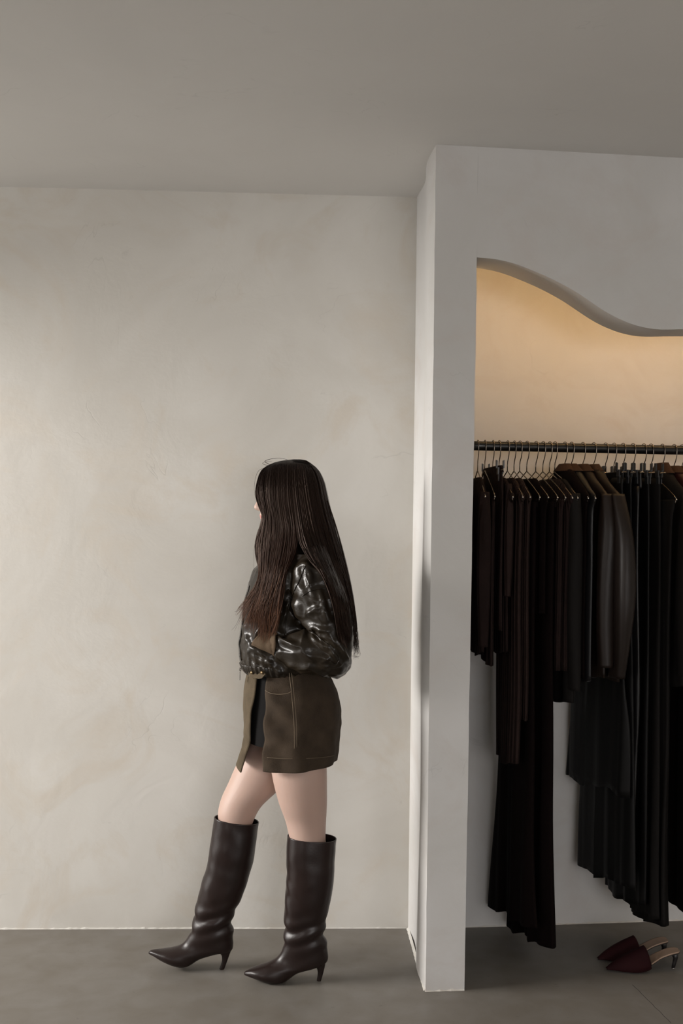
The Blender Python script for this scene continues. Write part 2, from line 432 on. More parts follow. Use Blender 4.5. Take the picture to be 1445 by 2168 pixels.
# left wall with two shop windows, rear wall, right wall
def wall_with_windows(name, wins, label):
    m = MB(); y = -3.3
    for (a, b, c, d_) in wins:
        m.box((XL - .16, y, 0), (XL, a, CEIL))
        if c > 0: m.box((XL - .16, a, 0), (XL, b, c))
        m.box((XL - .16, a, d_), (XL, b, CEIL)); y = b
    m.box((XL - .16, y, 0), (XL, 4.14, CEIL)); tag(m.build(name, M_WALL), label, kind='structure')
wall_with_windows('wall_left', [WIN2, WIN1], 'cream plaster side wall with the shop windows')
for i, w in enumerate((WIN1, WIN2)):
    m = MB(); t = .04
    for a, b in (((w[0], w[2]), (w[1], w[2] + t)), ((w[0], w[3] - t), (w[1], w[3])), ((w[0], w[2]), (w[0] + t, w[3])), ((w[1] - t, w[2]), (w[1], w[3]))):
        m.box((XL - .10, a[0], a[1]), (XL - .05, b[0], b[1]))
    tag(m.build('window_%d' % (i + 1), RAILM), 'dark framed shop window in the side wall', kind='structure')
m = MB(); m.box((-2.8, -3.4, 0), (WIN3[0], -3.3, CEIL)); m.box((WIN3[1], -3.4, 0), (3.4, -3.3, CEIL)); m.box((WIN3[0], -3.4, 0), (WIN3[1], -3.3, WIN3[2])); m.box((WIN3[0], -3.4, WIN3[3]), (WIN3[1], -3.3, CEIL)); tag(m.build('wall_rear', M_WALL), 'plaster wall opposite the walking person', kind='structure')
m = MB(); m.box((3.3, -3.4, 0), (3.4, 5.0, CEIL)); tag(m.build('wall_right', M_WALL), 'plaster wall beyond the alcove', kind='structure')

# warm light strip tucked behind the header, following its wave
LED = bpy.data.materials.new('warm_led'); LED.use_nodes = True
_n = LED.node_tree; _n.nodes.remove(_n.nodes['Principled BSDF']); e = _n.nodes.new('ShaderNodeEmission')
e.inputs[0].default_value = (1.0, .62, .27, 1); e.inputs[1].default_value = 60.0; _n.links.new(e.outputs[0], _n.nodes['Material Output'].inputs[0])
root = empty('light_strip', dense[0] - FN * (HT + .004)); tag(root, 'warm light strip along the back of the wave-shaped header', 'light strip')
mb = MB(); mb.tube([p - FN * (HT + .007) + Vector((0, 0, .018)) for p in dense[2:118]], .0045, 6); mb.build('strip_light', LED, root, True)
mb = MB(); pr = [p - FN * (HT + .002) + Vector((0, 0, .03)) for p in dense[1:119]]
mb.tube(pr, .005, 6); mb.build('channel', BRASS, root, True)

# ================================================================== THE RAIL
RX0 = .463
def railpt(x): return Vector((x, 3.98 + .126 * (x - RX0), 1.787))
RD = (railpt(2) - railpt(1)).normalized()
root = empty('clothes_rail', railpt(.43)); tag(root, 'long black metal rail running across the alcove above the clothes', 'clothes rail')
mb = MB(); mb.tube([railpt(.427 + i * (XE - .44) / 30) for i in range(31)], .0165, 20); rl = mb.build('rail', RAILM, root, True)
for x in (.428, XE - .02):
    mb = MB(); mb.tube([railpt(x), railpt(x + .012)], .030, 20); mb.build('wall_flange', RAILM, root, True)

def xrail(px):
    u = px - CX; x = .5
    for _ in range(8):
        d = 3.98 + .126 * (x - RX0); x = (cr * u + sr * (945 - CY)) * d / FPX
    return x
def zy(y, px=1225, d=3.99):       # height of a photo row at the rail's distance
    return P(px, y, d).z

ORD = ['first', 'second', 'third', 'fourth', 'fifth', 'sixth', 'seventh', 'eighth', 'ninth', 'tenth', 'eleventh', 'twelfth', 'thirteenth', 'fourteenth', 'fifteenth', 'sixteenth', 'seventeenth', 'eighteenth', 'nineteenth', 'twentieth', 'twenty-first', 'twenty-second', 'twenty-third', 'twenty-fourth', 'twenty-fifth']
def frame_at(px, yaw):
    o = railpt(xrail(px)); a = math.atan2(.126, 1) + yaw
    nd = Vector((math.sin(a), -math.cos(a), 0))     # along the hanger, near end
    ad = Vector((math.cos(a), math.sin(a), 0))      # along the rail (thickness)
    return o, nd, ad
UZ = Vector((0, 0, 1))
hook_bm = None
def hanger(px, yaw, kind, label, tilt=0):
    o, nd, ad = frame_at(px, yaw)
    R = Matrix((ad, -nd, UZ)).transposed().to_4x4()
    root = empty('clothes_hanger', o); root.rotation_euler = R.to_euler()
    tag(root, label, 'clothes hanger', 'metal hangers along the black rail')
    def W(u, z, a=0): return o + nd * u + UZ * z + ad * a
    pts = []
    for i in range(15):                             # hook: tip behind the rail, over the top, down the near side
        t = math.radians(205 - i * 205 / 14 - 12); pts.append(W(math.cos(t) * .0215, math.sin(t) * .0215 - .001, .0))
    pts += [W(.0205, -.020), W(.014, -.038), W(.003, -.053), W(0, -.066), W(0, -.086)]
    mb = MB(); mb.tube(pts, .0017, 6); mb.ball(pts[0], .003, 6); mb.build('hook', WIRE, root, True)
    mb = MB()
    if kind == 'clip':
        mb.tube([W(-.155, -.090), W(.155, -.090)], .002, 6); mb.ball(W(0, -.088), .006, 8)
        mb.build('cross_bar', WIRE, root, True)
        for u in (-.11, .11):
            mb = MB()
            for s in (-1, 1):
                mb.obox(W(u, -.092, s * .007), nd, ad, UZ, .010, .0022, .012)
                mb.obox(W(u, -.113, s * .0045), nd, ad, UZ, .010, .0022, .014)
                mb.obox(W(u + s * .004, -.070, s * .011), nd, (ad + UZ * s * .5).normalized(), UZ, .006, .0025, .014)
            mb.build('clip', CLIP, root)
    else:
        for s in (-1, 1):
            ap = [W(0, -.086), W(s * .06, -.112), W(s * .12, -.142), W(s * .17, -.170), W(s * .183, -.180)]
            mb.tube(ap, .0019, 6)
        mb.build('shoulder_wire', WIRE, root, True)
        mb = MB(); mb.tube([W(-.180, -.182), W(-.178, -.196), W(.178, -.196), W(.180, -.182)], .0016, 6); mb.build('trouser_bar', WIRE, root, True)
        for s in (-1, 1): mb = MB(); mb.ball(W(s * .184, -.183), .0035, 8); mb.build('end_cap', STEEL, root, True)
    return root, o, nd, ad

def cloth(name, fr, rows, m, parent=None, folds=5, amp=.004, seed=0, hemamp=.01, sub=6, n=56, aoff=0, hemslope=0, double=False, fine=0):
    """a hanging cloth tube. rows: (photo row y, u far, u near, half thickness)"""
    o, nd, ad = fr; K = (len(rows) - 1) * sub; rings = []; uvs = []
    ph = [random.random() * 6.28 for _ in range(4)]
    for i in range(K + 1):
        t = i / K; y, ua, ub, th = [spl([float(r[j]) for r in rows], t) for j in range(4)]
        z = zy(y) - o.z; r = []
        for k in range(n):
            a = 2 * math.pi * k / n; c, s = math.cos(a), math.sin(a); e = .75
            c2 = math.copysign(abs(c) ** e, c); uu = (ua + ub) / 2 + (ub - ua) / 2 * c2
            g = t ** .8
            w = math.sin(uu * folds * 14 + ph[0] + t * .5) + .5 * math.sin(uu * folds * 31 + ph[1]) + fine * math.sin(uu * 260)
            off = amp * g * w + .010 * g * noise.noise(Vector((uu * 4, z * 1.5, seed)))
            hz = 0
            if t > .8: hz = hemamp * (t - .8) / .2 * (math.sin(uu * 17 + ph[2]) + .5 * math.sin(uu * 41 + ph[3])) + hemslope * uu * (t - .8) / .2
            r.append(o + nd * (uu + .004 * g * math.sin(z * 9 + ph[3]) * c) + UZ * (z + hz) + ad * (aoff + th * s * (1 + .25 * g * math.sin(uu * folds * 20 + ph[2])) + off))
            uvs.append((uu, z))
        rings.append(r)
    v, f = rings_mesh(rings, True, False)
    ob = make(name, v, f, m, parent, True, uvs)
    sd = ob.modifiers.new('cloth', 'SOLIDIFY'); sd.thickness = .0015; sd.offset = -1
    return ob

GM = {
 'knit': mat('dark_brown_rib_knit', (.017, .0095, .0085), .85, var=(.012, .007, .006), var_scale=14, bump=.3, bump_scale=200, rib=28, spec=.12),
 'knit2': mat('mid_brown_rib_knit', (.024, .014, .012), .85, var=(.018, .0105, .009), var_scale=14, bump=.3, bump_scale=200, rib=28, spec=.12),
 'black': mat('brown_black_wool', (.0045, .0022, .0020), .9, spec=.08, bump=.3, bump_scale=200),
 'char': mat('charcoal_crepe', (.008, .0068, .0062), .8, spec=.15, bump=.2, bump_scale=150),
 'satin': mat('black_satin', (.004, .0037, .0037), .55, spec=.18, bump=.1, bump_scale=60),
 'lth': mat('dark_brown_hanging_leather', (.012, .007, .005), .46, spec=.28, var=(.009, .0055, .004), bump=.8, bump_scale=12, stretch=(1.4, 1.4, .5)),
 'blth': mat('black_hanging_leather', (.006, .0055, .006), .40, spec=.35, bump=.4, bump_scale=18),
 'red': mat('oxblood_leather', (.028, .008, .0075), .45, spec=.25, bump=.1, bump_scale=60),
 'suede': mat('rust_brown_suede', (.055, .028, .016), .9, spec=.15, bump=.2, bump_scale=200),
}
SH = [(1016, -.075, .075, .009), (1024, -.10, .10, .013), (1044, -.15, .15, .014), (1058, -.182, .182, .015)]
BAR = [(1060, -.165, .165, .006), (1066, -.17, .17, .010)]
SHJ = [(988, -.030, .030, .012), (996, -.055, .055, .019), (1012, -.09, .09, .020), (1036, -.145, .145, .018), (1056, -.182, .182, .016)]
def top_rows(y1, ub, ua=None, th=.013, flare=0, bar=False, jk=False):
    ua = ub if ua is None else ua
    r = list(BAR if bar else SHJ if jk else SH); r += [(1090, -ua, ub, th), (lerp(1090, y1, .35), -ua, ub, th)]
    r += [(lerp(1090, y1, .7), -ua - flare * .5, ub + flare * .5, th), (y1, -ua - flare, ub + flare, th)]
    return r
def sleeve(fr, y1, u0, m, parent, w=.035, bulge=0, s=1, th=.016, aoff=0, y0=1048):
    rows = []
    for k in range(6):
        t = k / 5; y = lerp(y0, y1, t); uc = u0 + bulge * math.sin(math.pi * t) ** 1.2; ww = w * (1 - .25 * t) * (.3 if k == 0 else 1)
        rows.append((y, s * uc - ww, s * uc + ww, th * (1 + .5 * math.sin(math.pi * t))))
    return cloth('sleeve', fr, rows, m, parent, folds=1.6, amp=.003, hemamp=.002, n=28, aoff=aoff, sub=8)
def collar(fr, m, parent, w=.045, y0=982, h=16):
    rows = [(y0, -w * .7, w * .7, .013), (y0 + h * .5, -w, w, .019), (y0 + h, -w * 1.4, w * 1.4, .023)]
    return cloth('collar', fr, rows, m, parent, folds=.5, amp=.001, hemamp=.002, n=28, sub=3)

# hook pixel, yaw, hanger type, garment
GAR = [
 (1011, -.10, 'wire', 'knit_sweater', 'dark brown ribbed knit top nearest the white partition, hem highest of all'),
 (1026, -.06, 'wire', 'knit_sweater', 'dark brown knit top with slanting hem, second from the white partition'),
 (1043, -.03, 'clip', 'knit_skirt', 'narrow dark brown knit skirt clipped by its waist, near the white partition'),
 (1056, .00, 'wire', 'blouse', 'brown blouse whose paler narrow sleeve ends in a point, fourth from partition'),
 (1074, .02, 'wire', 'long_cardigan', 'long mid brown ribbed cardigan hanging before the flared trousers'),
 (1088, .03, 'wire', 'cardigan', 'mid brown ribbed cardigan just right of the longest ribbed cardigan'),
 (1100, .10, 'wire', 'flared_trousers', 'black-brown flared trousers with their hem swung out furthest left'),
 (1115, .12, 'wire', 'knit_sweater', 'black-brown knit top right above the flared trousers'),
 (1134, .12, 'wire', 'flared_trousers', 'black-brown flared trousers with the lowest hem, right behind the other flared pair'),
 (1149, .13, 'wire', 'knit_sweater', 'dark brown knit top, tenth garment from the partition'),
 (1163, .13, 'wire', 'shirt', 'dark brown shirt, eleventh garment from the partition'),
 (1174, .13, 'wire', 'tunic', 'dark charcoal brown tunic whose hem hangs over bare wall mid-rack'),
 (1195, .13, 'wire', 'blazer', 'black blazer with small white neck tag'),
 (1209, .14, 'wire', 'leather_jacket', 'dark brown leather jacket with hanging zip cord'),
 (1233, .14, 'wire', 'leather_coat', 'brown leather coat with shining creased sleeve'),
 (1256, .15, 'wire', 'leather_coat', 'brown leather coat with wide ballooning sleeve, widest on the rack'),
 (1281, .12, 'clip', 'long_skirt', 'black flared skirt with its hem highest of the long skirts'),
 (1299, .12, 'clip', 'long_skirt', 'black flared skirt with middle hem, between two other long skirts'),
 (1318, .11, 'clip', 'leather_trousers', 'black-brown leather trousers with shiny narrow leg ends'),
 (1339, .11, 'clip', 'satin_skirt', 'long black satin skirt with glossy vertical folds'),
 (1362, .11, 'clip', 'long_skirt', 'charcoal skirt hanging just left of the longest dark skirt'),
 (1377, .10, 'wire', 'long_skirt', 'longest charcoal skirt on the right, hem just above the floor'),
 (1401, .10, 'wire', 'suede_coat', 'rust brown suede coat with standing collar at right of the rack'),
 (1426, .10, 'wire', 'leather_jacket', 'oxblood leather jacket at the right frame edge'),
 (1443, .10, 'wire', 'long_coat', 'long black-brown coat last at the right frame edge'),
]
HL = 'dark wire hanger on the black rail, %s from the white partition'
for i, (px, yaw, hk, kind, label) in enumerate(GAR):
    _, o, nd, ad = hanger(px, yaw, hk, (('chrome clip hanger' if hk == 'clip' else 'dark wire hanger') + ' on the black rail, %s from the white partition') % ORD[i])
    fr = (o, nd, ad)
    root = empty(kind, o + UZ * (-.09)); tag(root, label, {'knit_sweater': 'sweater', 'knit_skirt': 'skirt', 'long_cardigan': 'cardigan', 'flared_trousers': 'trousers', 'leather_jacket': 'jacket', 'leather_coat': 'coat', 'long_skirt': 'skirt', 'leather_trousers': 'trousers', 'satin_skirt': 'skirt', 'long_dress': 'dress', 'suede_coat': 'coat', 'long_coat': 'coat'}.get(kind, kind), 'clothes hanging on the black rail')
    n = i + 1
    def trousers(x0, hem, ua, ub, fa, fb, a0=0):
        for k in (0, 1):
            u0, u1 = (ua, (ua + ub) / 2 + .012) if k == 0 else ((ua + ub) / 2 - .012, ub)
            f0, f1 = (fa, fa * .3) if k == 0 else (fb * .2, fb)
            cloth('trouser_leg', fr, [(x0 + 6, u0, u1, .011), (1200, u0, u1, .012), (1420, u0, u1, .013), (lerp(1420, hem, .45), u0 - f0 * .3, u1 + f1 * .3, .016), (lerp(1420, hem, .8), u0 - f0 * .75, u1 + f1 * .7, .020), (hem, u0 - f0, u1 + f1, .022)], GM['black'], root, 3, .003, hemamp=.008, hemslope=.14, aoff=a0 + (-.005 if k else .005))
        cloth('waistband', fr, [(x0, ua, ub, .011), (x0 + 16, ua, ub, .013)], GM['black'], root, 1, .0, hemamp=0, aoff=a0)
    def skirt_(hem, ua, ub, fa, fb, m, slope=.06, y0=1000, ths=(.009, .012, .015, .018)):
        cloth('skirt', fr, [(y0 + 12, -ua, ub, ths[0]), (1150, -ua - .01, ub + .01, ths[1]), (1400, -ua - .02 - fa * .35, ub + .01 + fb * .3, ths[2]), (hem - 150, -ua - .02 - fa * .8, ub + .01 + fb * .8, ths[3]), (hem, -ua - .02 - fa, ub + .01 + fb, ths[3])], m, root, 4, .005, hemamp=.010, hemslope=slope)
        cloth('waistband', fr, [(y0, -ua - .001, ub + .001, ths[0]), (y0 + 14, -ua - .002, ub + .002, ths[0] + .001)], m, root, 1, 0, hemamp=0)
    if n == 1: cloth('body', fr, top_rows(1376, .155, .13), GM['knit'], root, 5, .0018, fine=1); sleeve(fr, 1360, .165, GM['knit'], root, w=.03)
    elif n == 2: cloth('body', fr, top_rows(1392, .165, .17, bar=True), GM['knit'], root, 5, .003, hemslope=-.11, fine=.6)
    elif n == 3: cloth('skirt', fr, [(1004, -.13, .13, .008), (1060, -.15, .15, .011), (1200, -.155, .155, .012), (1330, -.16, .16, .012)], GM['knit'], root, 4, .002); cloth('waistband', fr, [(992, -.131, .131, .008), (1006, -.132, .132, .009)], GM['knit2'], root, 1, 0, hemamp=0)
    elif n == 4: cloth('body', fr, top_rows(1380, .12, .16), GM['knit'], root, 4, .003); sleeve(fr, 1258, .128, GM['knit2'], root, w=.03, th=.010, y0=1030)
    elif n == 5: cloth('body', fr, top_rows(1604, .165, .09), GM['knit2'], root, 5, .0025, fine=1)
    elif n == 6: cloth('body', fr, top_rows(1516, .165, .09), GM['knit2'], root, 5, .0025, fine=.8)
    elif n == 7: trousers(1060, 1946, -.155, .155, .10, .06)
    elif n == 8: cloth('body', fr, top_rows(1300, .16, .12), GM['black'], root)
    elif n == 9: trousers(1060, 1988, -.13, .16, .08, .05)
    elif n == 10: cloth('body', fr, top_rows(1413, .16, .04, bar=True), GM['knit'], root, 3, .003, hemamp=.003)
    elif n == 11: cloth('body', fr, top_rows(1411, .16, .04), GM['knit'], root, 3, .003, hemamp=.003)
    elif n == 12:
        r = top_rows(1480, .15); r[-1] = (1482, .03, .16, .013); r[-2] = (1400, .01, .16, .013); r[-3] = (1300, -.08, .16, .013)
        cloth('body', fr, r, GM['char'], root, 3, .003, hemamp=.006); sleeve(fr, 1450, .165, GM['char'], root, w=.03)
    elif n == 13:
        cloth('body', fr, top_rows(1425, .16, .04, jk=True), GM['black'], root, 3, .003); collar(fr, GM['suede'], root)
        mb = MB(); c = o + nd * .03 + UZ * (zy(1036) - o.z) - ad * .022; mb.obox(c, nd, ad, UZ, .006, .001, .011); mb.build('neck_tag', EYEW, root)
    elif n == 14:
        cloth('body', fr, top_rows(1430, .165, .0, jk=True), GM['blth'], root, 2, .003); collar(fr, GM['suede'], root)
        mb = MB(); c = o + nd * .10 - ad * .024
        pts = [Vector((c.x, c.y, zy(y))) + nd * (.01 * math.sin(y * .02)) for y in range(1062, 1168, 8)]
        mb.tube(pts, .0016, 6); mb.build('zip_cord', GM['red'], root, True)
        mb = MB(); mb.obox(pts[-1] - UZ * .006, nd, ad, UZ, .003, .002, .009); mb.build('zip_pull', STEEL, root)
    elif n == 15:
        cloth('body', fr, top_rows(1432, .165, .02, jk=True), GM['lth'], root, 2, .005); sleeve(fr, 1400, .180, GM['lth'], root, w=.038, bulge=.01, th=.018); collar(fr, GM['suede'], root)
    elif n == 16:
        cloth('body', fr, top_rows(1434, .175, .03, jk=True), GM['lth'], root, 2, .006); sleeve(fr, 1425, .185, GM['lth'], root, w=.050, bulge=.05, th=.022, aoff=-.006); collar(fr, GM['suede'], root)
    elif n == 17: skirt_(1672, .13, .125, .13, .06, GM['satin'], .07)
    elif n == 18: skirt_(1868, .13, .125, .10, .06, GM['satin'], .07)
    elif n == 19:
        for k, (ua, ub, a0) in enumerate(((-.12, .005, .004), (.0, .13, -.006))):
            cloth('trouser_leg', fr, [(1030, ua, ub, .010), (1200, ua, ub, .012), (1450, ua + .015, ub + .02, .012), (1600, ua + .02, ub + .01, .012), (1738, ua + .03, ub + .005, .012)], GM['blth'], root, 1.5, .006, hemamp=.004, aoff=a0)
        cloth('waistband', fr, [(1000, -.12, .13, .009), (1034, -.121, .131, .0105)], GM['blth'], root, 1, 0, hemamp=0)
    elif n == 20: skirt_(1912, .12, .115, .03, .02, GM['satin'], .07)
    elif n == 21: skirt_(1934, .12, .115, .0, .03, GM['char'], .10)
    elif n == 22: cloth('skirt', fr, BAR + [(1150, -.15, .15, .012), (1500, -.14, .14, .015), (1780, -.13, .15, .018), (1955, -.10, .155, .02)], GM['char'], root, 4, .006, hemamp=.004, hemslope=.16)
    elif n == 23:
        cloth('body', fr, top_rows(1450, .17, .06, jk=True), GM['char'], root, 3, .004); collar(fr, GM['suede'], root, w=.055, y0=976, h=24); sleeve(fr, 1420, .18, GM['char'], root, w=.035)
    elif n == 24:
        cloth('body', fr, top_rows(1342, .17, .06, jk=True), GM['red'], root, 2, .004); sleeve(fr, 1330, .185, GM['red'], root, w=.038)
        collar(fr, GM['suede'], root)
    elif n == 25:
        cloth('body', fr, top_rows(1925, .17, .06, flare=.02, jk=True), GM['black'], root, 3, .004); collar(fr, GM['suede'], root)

# hairline joint in the concrete near the alcove
a_, b_ = P(1338, 2084, 3.75), P(1420, 2168, 3.46); a_.z = b_.z = .0004
mb = MB(); q_ = [a_.lerp(b_, i / 30) + Vector((.002 * noise.noise(Vector((i * .3, 0, 4))), 0, 0)) for i in range(31)]
sd_ = Vector((.0011, 0, 0)); mb.add([p - sd_ for p in q_] + [p + sd_ for p in q_], [(i, 31 + i, 32 + i, i + 1) for i in range(30)])
tag(mb.build('trim_5', mat('joint_filler', (.05, .045, .04), .9)), 'hairline joint in the concrete floor before the alcove', kind='structure')

# ================================================================== MULES on the alcove floor
MULE = mat('burgundy_velvet', (.022, .004, .005), .8, spec=.12, var=(.014, .003, .004))
INS = mat('beige_insole', (.36, .25, .18), .6)
HEELM = mat('black_heel', (.012, .010, .010), .4)
def mule(loc, yaw, label):
    R = Matrix.Rotation(yaw, 4, 'Z'); L = Vector(loc)
    def W(x, y, z): return L + (R @ Vector((x, y, z)))
    root = empty('mule', L); root.rotation_euler.z = yaw
    tag(root, label, 'shoe', 'pair of burgundy mules')
    # sole plan: x 0 (toe tip) -> .25 (heel); centre, half width, height of the foot bed
    prof = [(0, .003, .006), (.02, .012, .006), (.05, .026, .005), (.085, .037, .005), (.115, .037, .009), (.15, .030, .024), (.185, .026, .042), (.22, .027, .054), (.245, .024, .058), (.255, .010, .059)]
    def pf(t): return [spl([p[j] for p in prof], t) for j in range(3)]
    rings = []
    for i in range(41):
        x, w, z = pf(i / 40); w = max(w, .001); r = []
        for k in range(16):
            a = 2 * math.pi * k / 16; r.append(W(x, math.cos(a) * w, z + math.sin(a) * .0028))
        rings.append(r)
    make('sole', *rings_mesh(rings), HEELM, root)
    rings = []
    for i in range(22, 41):
        x, w, z = pf(i / 40); w = max(w - .002, .001); rings.append([W(x, w * k / 6, z + .0045 + .002 * abs(k / 6) ** 2) for k in range(-6, 7)] + [W(x, w * k / 6, z + .002) for k in range(6, -7, -1)])
    make('insole', *rings_mesh(rings), INS, root)
    rings = []                                    # vamp: an arch over the toes, open behind
    for i in range(0, 25):
        t = i / 24; x, w, z = pf(t * .5); hh = .004 + .060 * math.sin(min(t * 1.02, 1) * math.pi / 2) ** 1.3
        r = []
        for k in range(17):
            a = math.pi * k / 16; dip = -.02 * math.sin(a) * (t > .99) * 0
            r.append(W(x + .02 * t * math.sin(a) * -.6 + .012 * t, math.cos(a) * (w + .003), z + math.sin(a) ** .8 * hh))
        rings.append(r)
    o = make('vamp', *rings_mesh(rings, False, False, False), MULE, root); s_ = o.modifiers.new('s', 'SOLIDIFY'); s_.thickness = .003; s_.offset = 0
    mb = MB(); mb.tube([W(.240, 0, .056), W(.244, 0, .035), W(.240, 0, .018), W(.236, 0, .003)], [.014, .0085, .0065, .006], 12); mb.build('heel', HEELM, root, True)
    mb = MB(); mb.tube([W(.236, 0, .003), W(.236, 0, 0)], .0062, 12); mb.build('heel_tip', STEEL, root, True)
pa = P(1268, 2036, 3.955); pb = P(1282, 2047, 3.885)
mule((P(1263, 2012, 3.97).x, 3.955, .001), math.radians(9), 'burgundy pointed mule on the alcove floor, the one nearer the back wall')
mule((P(1283, 2025, 3.87).x, 3.865, .001), math.radians(7), 'burgundy pointed mule on the alcove floor, the one nearer the room')

# ================================================================== THE PERSON
DC = 3.79; DN = 3.741; DF = 3.839     # body centre, near leg, far leg
person = empty('person', P(590, 2070, DC) * 1.0); person.location.z = 0
tag(person, 'person with long dark hair, leather jacket and knee boots walking left along the cream wall', 'person')

body = MB()
# torso
loft(body, [(582, 1098, 652, 1098, .050), (585, 1130, 645, 1130, .048), (580, 1160, 655, 1158, .062), (570, 1182, 668, 1182, .092), (556, 1208, 680, 1208, .138), (543, 1250, 686, 1250, .138), (545, 1300, 680, 1300, .128), (550, 1350, 668, 1350, .116), (545, 1400, 664, 1400, .112), (540, 1440, 682, 1440, .128), (538, 1490, 700, 1490, .145), (540, 1540, 700, 1540, .148), (552, 1570, 694, 1572, .135), (575, 1590, 680, 1592, .10)], DC, 40)
# legs
loft(body, [(566, 1530, 696, 1530, .070, 3.735), (566, 1580, 697, 1580, .074, 3.727), (571, 1615, 692, 1613, .080, 3.722), (578, 1655, 692, 1658, .079, 3.72), (590, 1700, 692, 1702, .074, 3.73), (603, 1735, 690, 1740, .064, DN), (611, 1768, 689, 1775, .058, DN), (618, 1800, 692, 1805, .054, DN), (622, 1850, 694, 1850, .052, DN), (622, 1900, 684, 1900, .044, DN), (618, 1950, 672, 1950, .035, DN), (614, 1985, 670, 1985, .031, DN), (604, 2015, 676, 2018, .029, DN), (588, 2034, 665, 2042, .030, DN), (562, 2046, 622, 2062, .032, DN), (540, 2054, 572, 2072, .024, DN), (526, 2060, 540, 2067, .010, DN)], DN, 32)
loft(body, [(552, 1530, 680, 1545, .070, 3.845), (526, 1580, 650, 1600, .074, 3.853), (502, 1615, 618, 1640, .081, 3.865), (484, 1655, 590, 1672, .076, 3.86), (468, 1690, 556, 1704, .069, 3.85), (461, 1722, 540, 1730, .060, DF), (464, 1755, 531, 1758, .054, DF), (459, 1800, 529, 1800, .053, DF), (447, 1850, 515, 1850, .050, DF), (436, 1900, 494, 1900, .042, DF), (424, 1945, 478, 1948, .034, DF), (415, 1968, 478, 1975, .031, DF), (402, 1990, 478, 1998, .029, DF), (388, 2003, 466, 2015, .030, DF), (364, 2012, 424, 2026, .031, DF), (342, 2015, 380, 2036, .024, DF), (325, 2016, 342, 2026, .010, DF)], DF, 32)
# head
loft(body, [(606, 986, 634, 986, .018), (590, 990, 648, 990, .034), (572, 1000, 662, 1000, .056), (556, 1012, 674, 1012, .073), (551, 1030, 678, 1030, .077), (549, 1046, 679, 1046, .077), (551, 1060, 678, 1060, .074), (551, 1076, 670, 1076, .069), (552, 1090, 655, 1090, .062), (553, 1100, 648, 1100, .055), (554, 1110, 640, 1108, .046), (560, 1118, 625, 1118, .034), (574, 1122, 606, 1121, .018)], DC, 32, ex=2.1)
# nose, lips, chin, ears
loft(body, [(549, 1046, 562, 1046, .006), (545, 1056, 560, 1056, .008), (541, 1065, 560, 1065, .011), (537, 1072, 560, 1072, .0145), (537.5, 1077, 560, 1078, .015), (544, 1081, 560, 1081, .011)], DC, 20)
for (x, y, w, h) in ((551, 1090.5, .019, .0038), (551.8, 1097.0, .016, .0046), (557, 1110, .016, .012)):
    body.ball(P(x, y, DC) + Vector((.004, 0, 0)), 1, 12, (.008, w, h))
for s in (-1, 1):
    body.ball(P(620, 1065, DC) + Vector((0, s * .073, 0)), 1, 12, (.017, .009, .030))
    body.ball(P(556, 1043, DC) + Vector((.003, s * .030, 0)), 1, 10, (.008, .022, .006))       # brow ridge
    body.ball(P(556.5, 1049.5, DC) + Vector((.0075, s * .030, 0)), 1, 12, (.0125, .017, .0062))  # upper lid
    body.ball(P(556.5, 1058.5, DC) + Vector((.0085, s * .030, 0)), 1, 12, (.012, .016, .0055))    # lower lid
    body.ball(P(566, 1074, DC) + Vector((.010, s * .034, 0)), 1, 12, (.020, .022, .026))           # cheek
# arms and hands: upper arm down, forearm forward, hand in the jacket pocket
def limb(mb, pts, rs, n=16): 
    P_ = [spl(pts, i / 24) for i in range(25)]; R_ = [spl(rs, i / 24) for i in range(25)]; mb.tube(P_, R_, n)
def arm_pts(s):
    return [P(646, 1214, DC + s * .130), P(655, 1240, DC + s * .175), P(682, 1310, DC + s * .19), P(705, 1370, DC + s * .19), P(672, 1392, DC + s * .185), P(625, 1385, DC + s * .165), P(598, 1378, DC + s * .130)]
for s in (-1, 1):
    limb(body, arm_pts(s), [.042, .044, .042, .040, .037, .030, .025])
    wr = P(598, 1378, DC + s * .130); kn = P(572, 1372, DC + s * .105)
    body.tube([wr, wr.lerp(kn, .5), kn], [.024, .032, .030], 12)
    for k in range(4):                             # four fingers, unequal and bent
        q = kn + Vector((0, s * -.004 * k, (1.5 - k) * .017)); ln = (.066, .074, .070, .056)[k]
        body.tube([q + Vector((.015, 0, 0)), q + Vector((-ln * .45, -s * .004, -.002)), q + Vector((-ln * .78, -s * .016, -.008)), q + Vector((-ln * .92, -s * .030, -.014))], [.0095, .009, .008, .0068], 8)
    q = wr + Vector((-.02, 0, .018)); body.tube([q, q + Vector((-.025, -s * .012, .018)), q + Vector((-.050, -s * .020, .020))], [.012, .0105, .0085], 8)
bo = remeshed('body', body, .0042, 6, SKIN, person)
bo.data.materials.append(LIP); bo.data.materials.append(BROW)
lipz0 = P(550, 1101, DC).z; lipz1 = P(550, 1087.5, DC).z; lx = P(556, 1095, DC).x
bz0 = P(550, 1044, DC).z; bz1 = P(550, 1040, DC).z; bx = P(558, 1042, DC).x
for p in bo.data.polygons:
    c = p.center
    if lipz0 < c.z < lipz1 and c.x < lx and abs(c.y - DC) < .021 * (1 - abs(c.z - (lipz0 + lipz1) / 2) / .013): p.material_index = 1
    if bz0 < c.z < bz1 and c.x < bx + .006 and .010 < abs(c.y - DC) < .045: p.material_index = 2
for s in (-1, 1):
    c = P(556.5, 1053, DC) + Vector((.0068, s * .030, 0)); mb = MB(); mb.ball(c, .0115, 14); ey = mb.build('eye', EYEW, person, True)
    mb = MB(); mb.ball(c + Vector((-.0066, 0, -.0005)), .0056, 12); mb.build('iris', IRIS, ey, True)

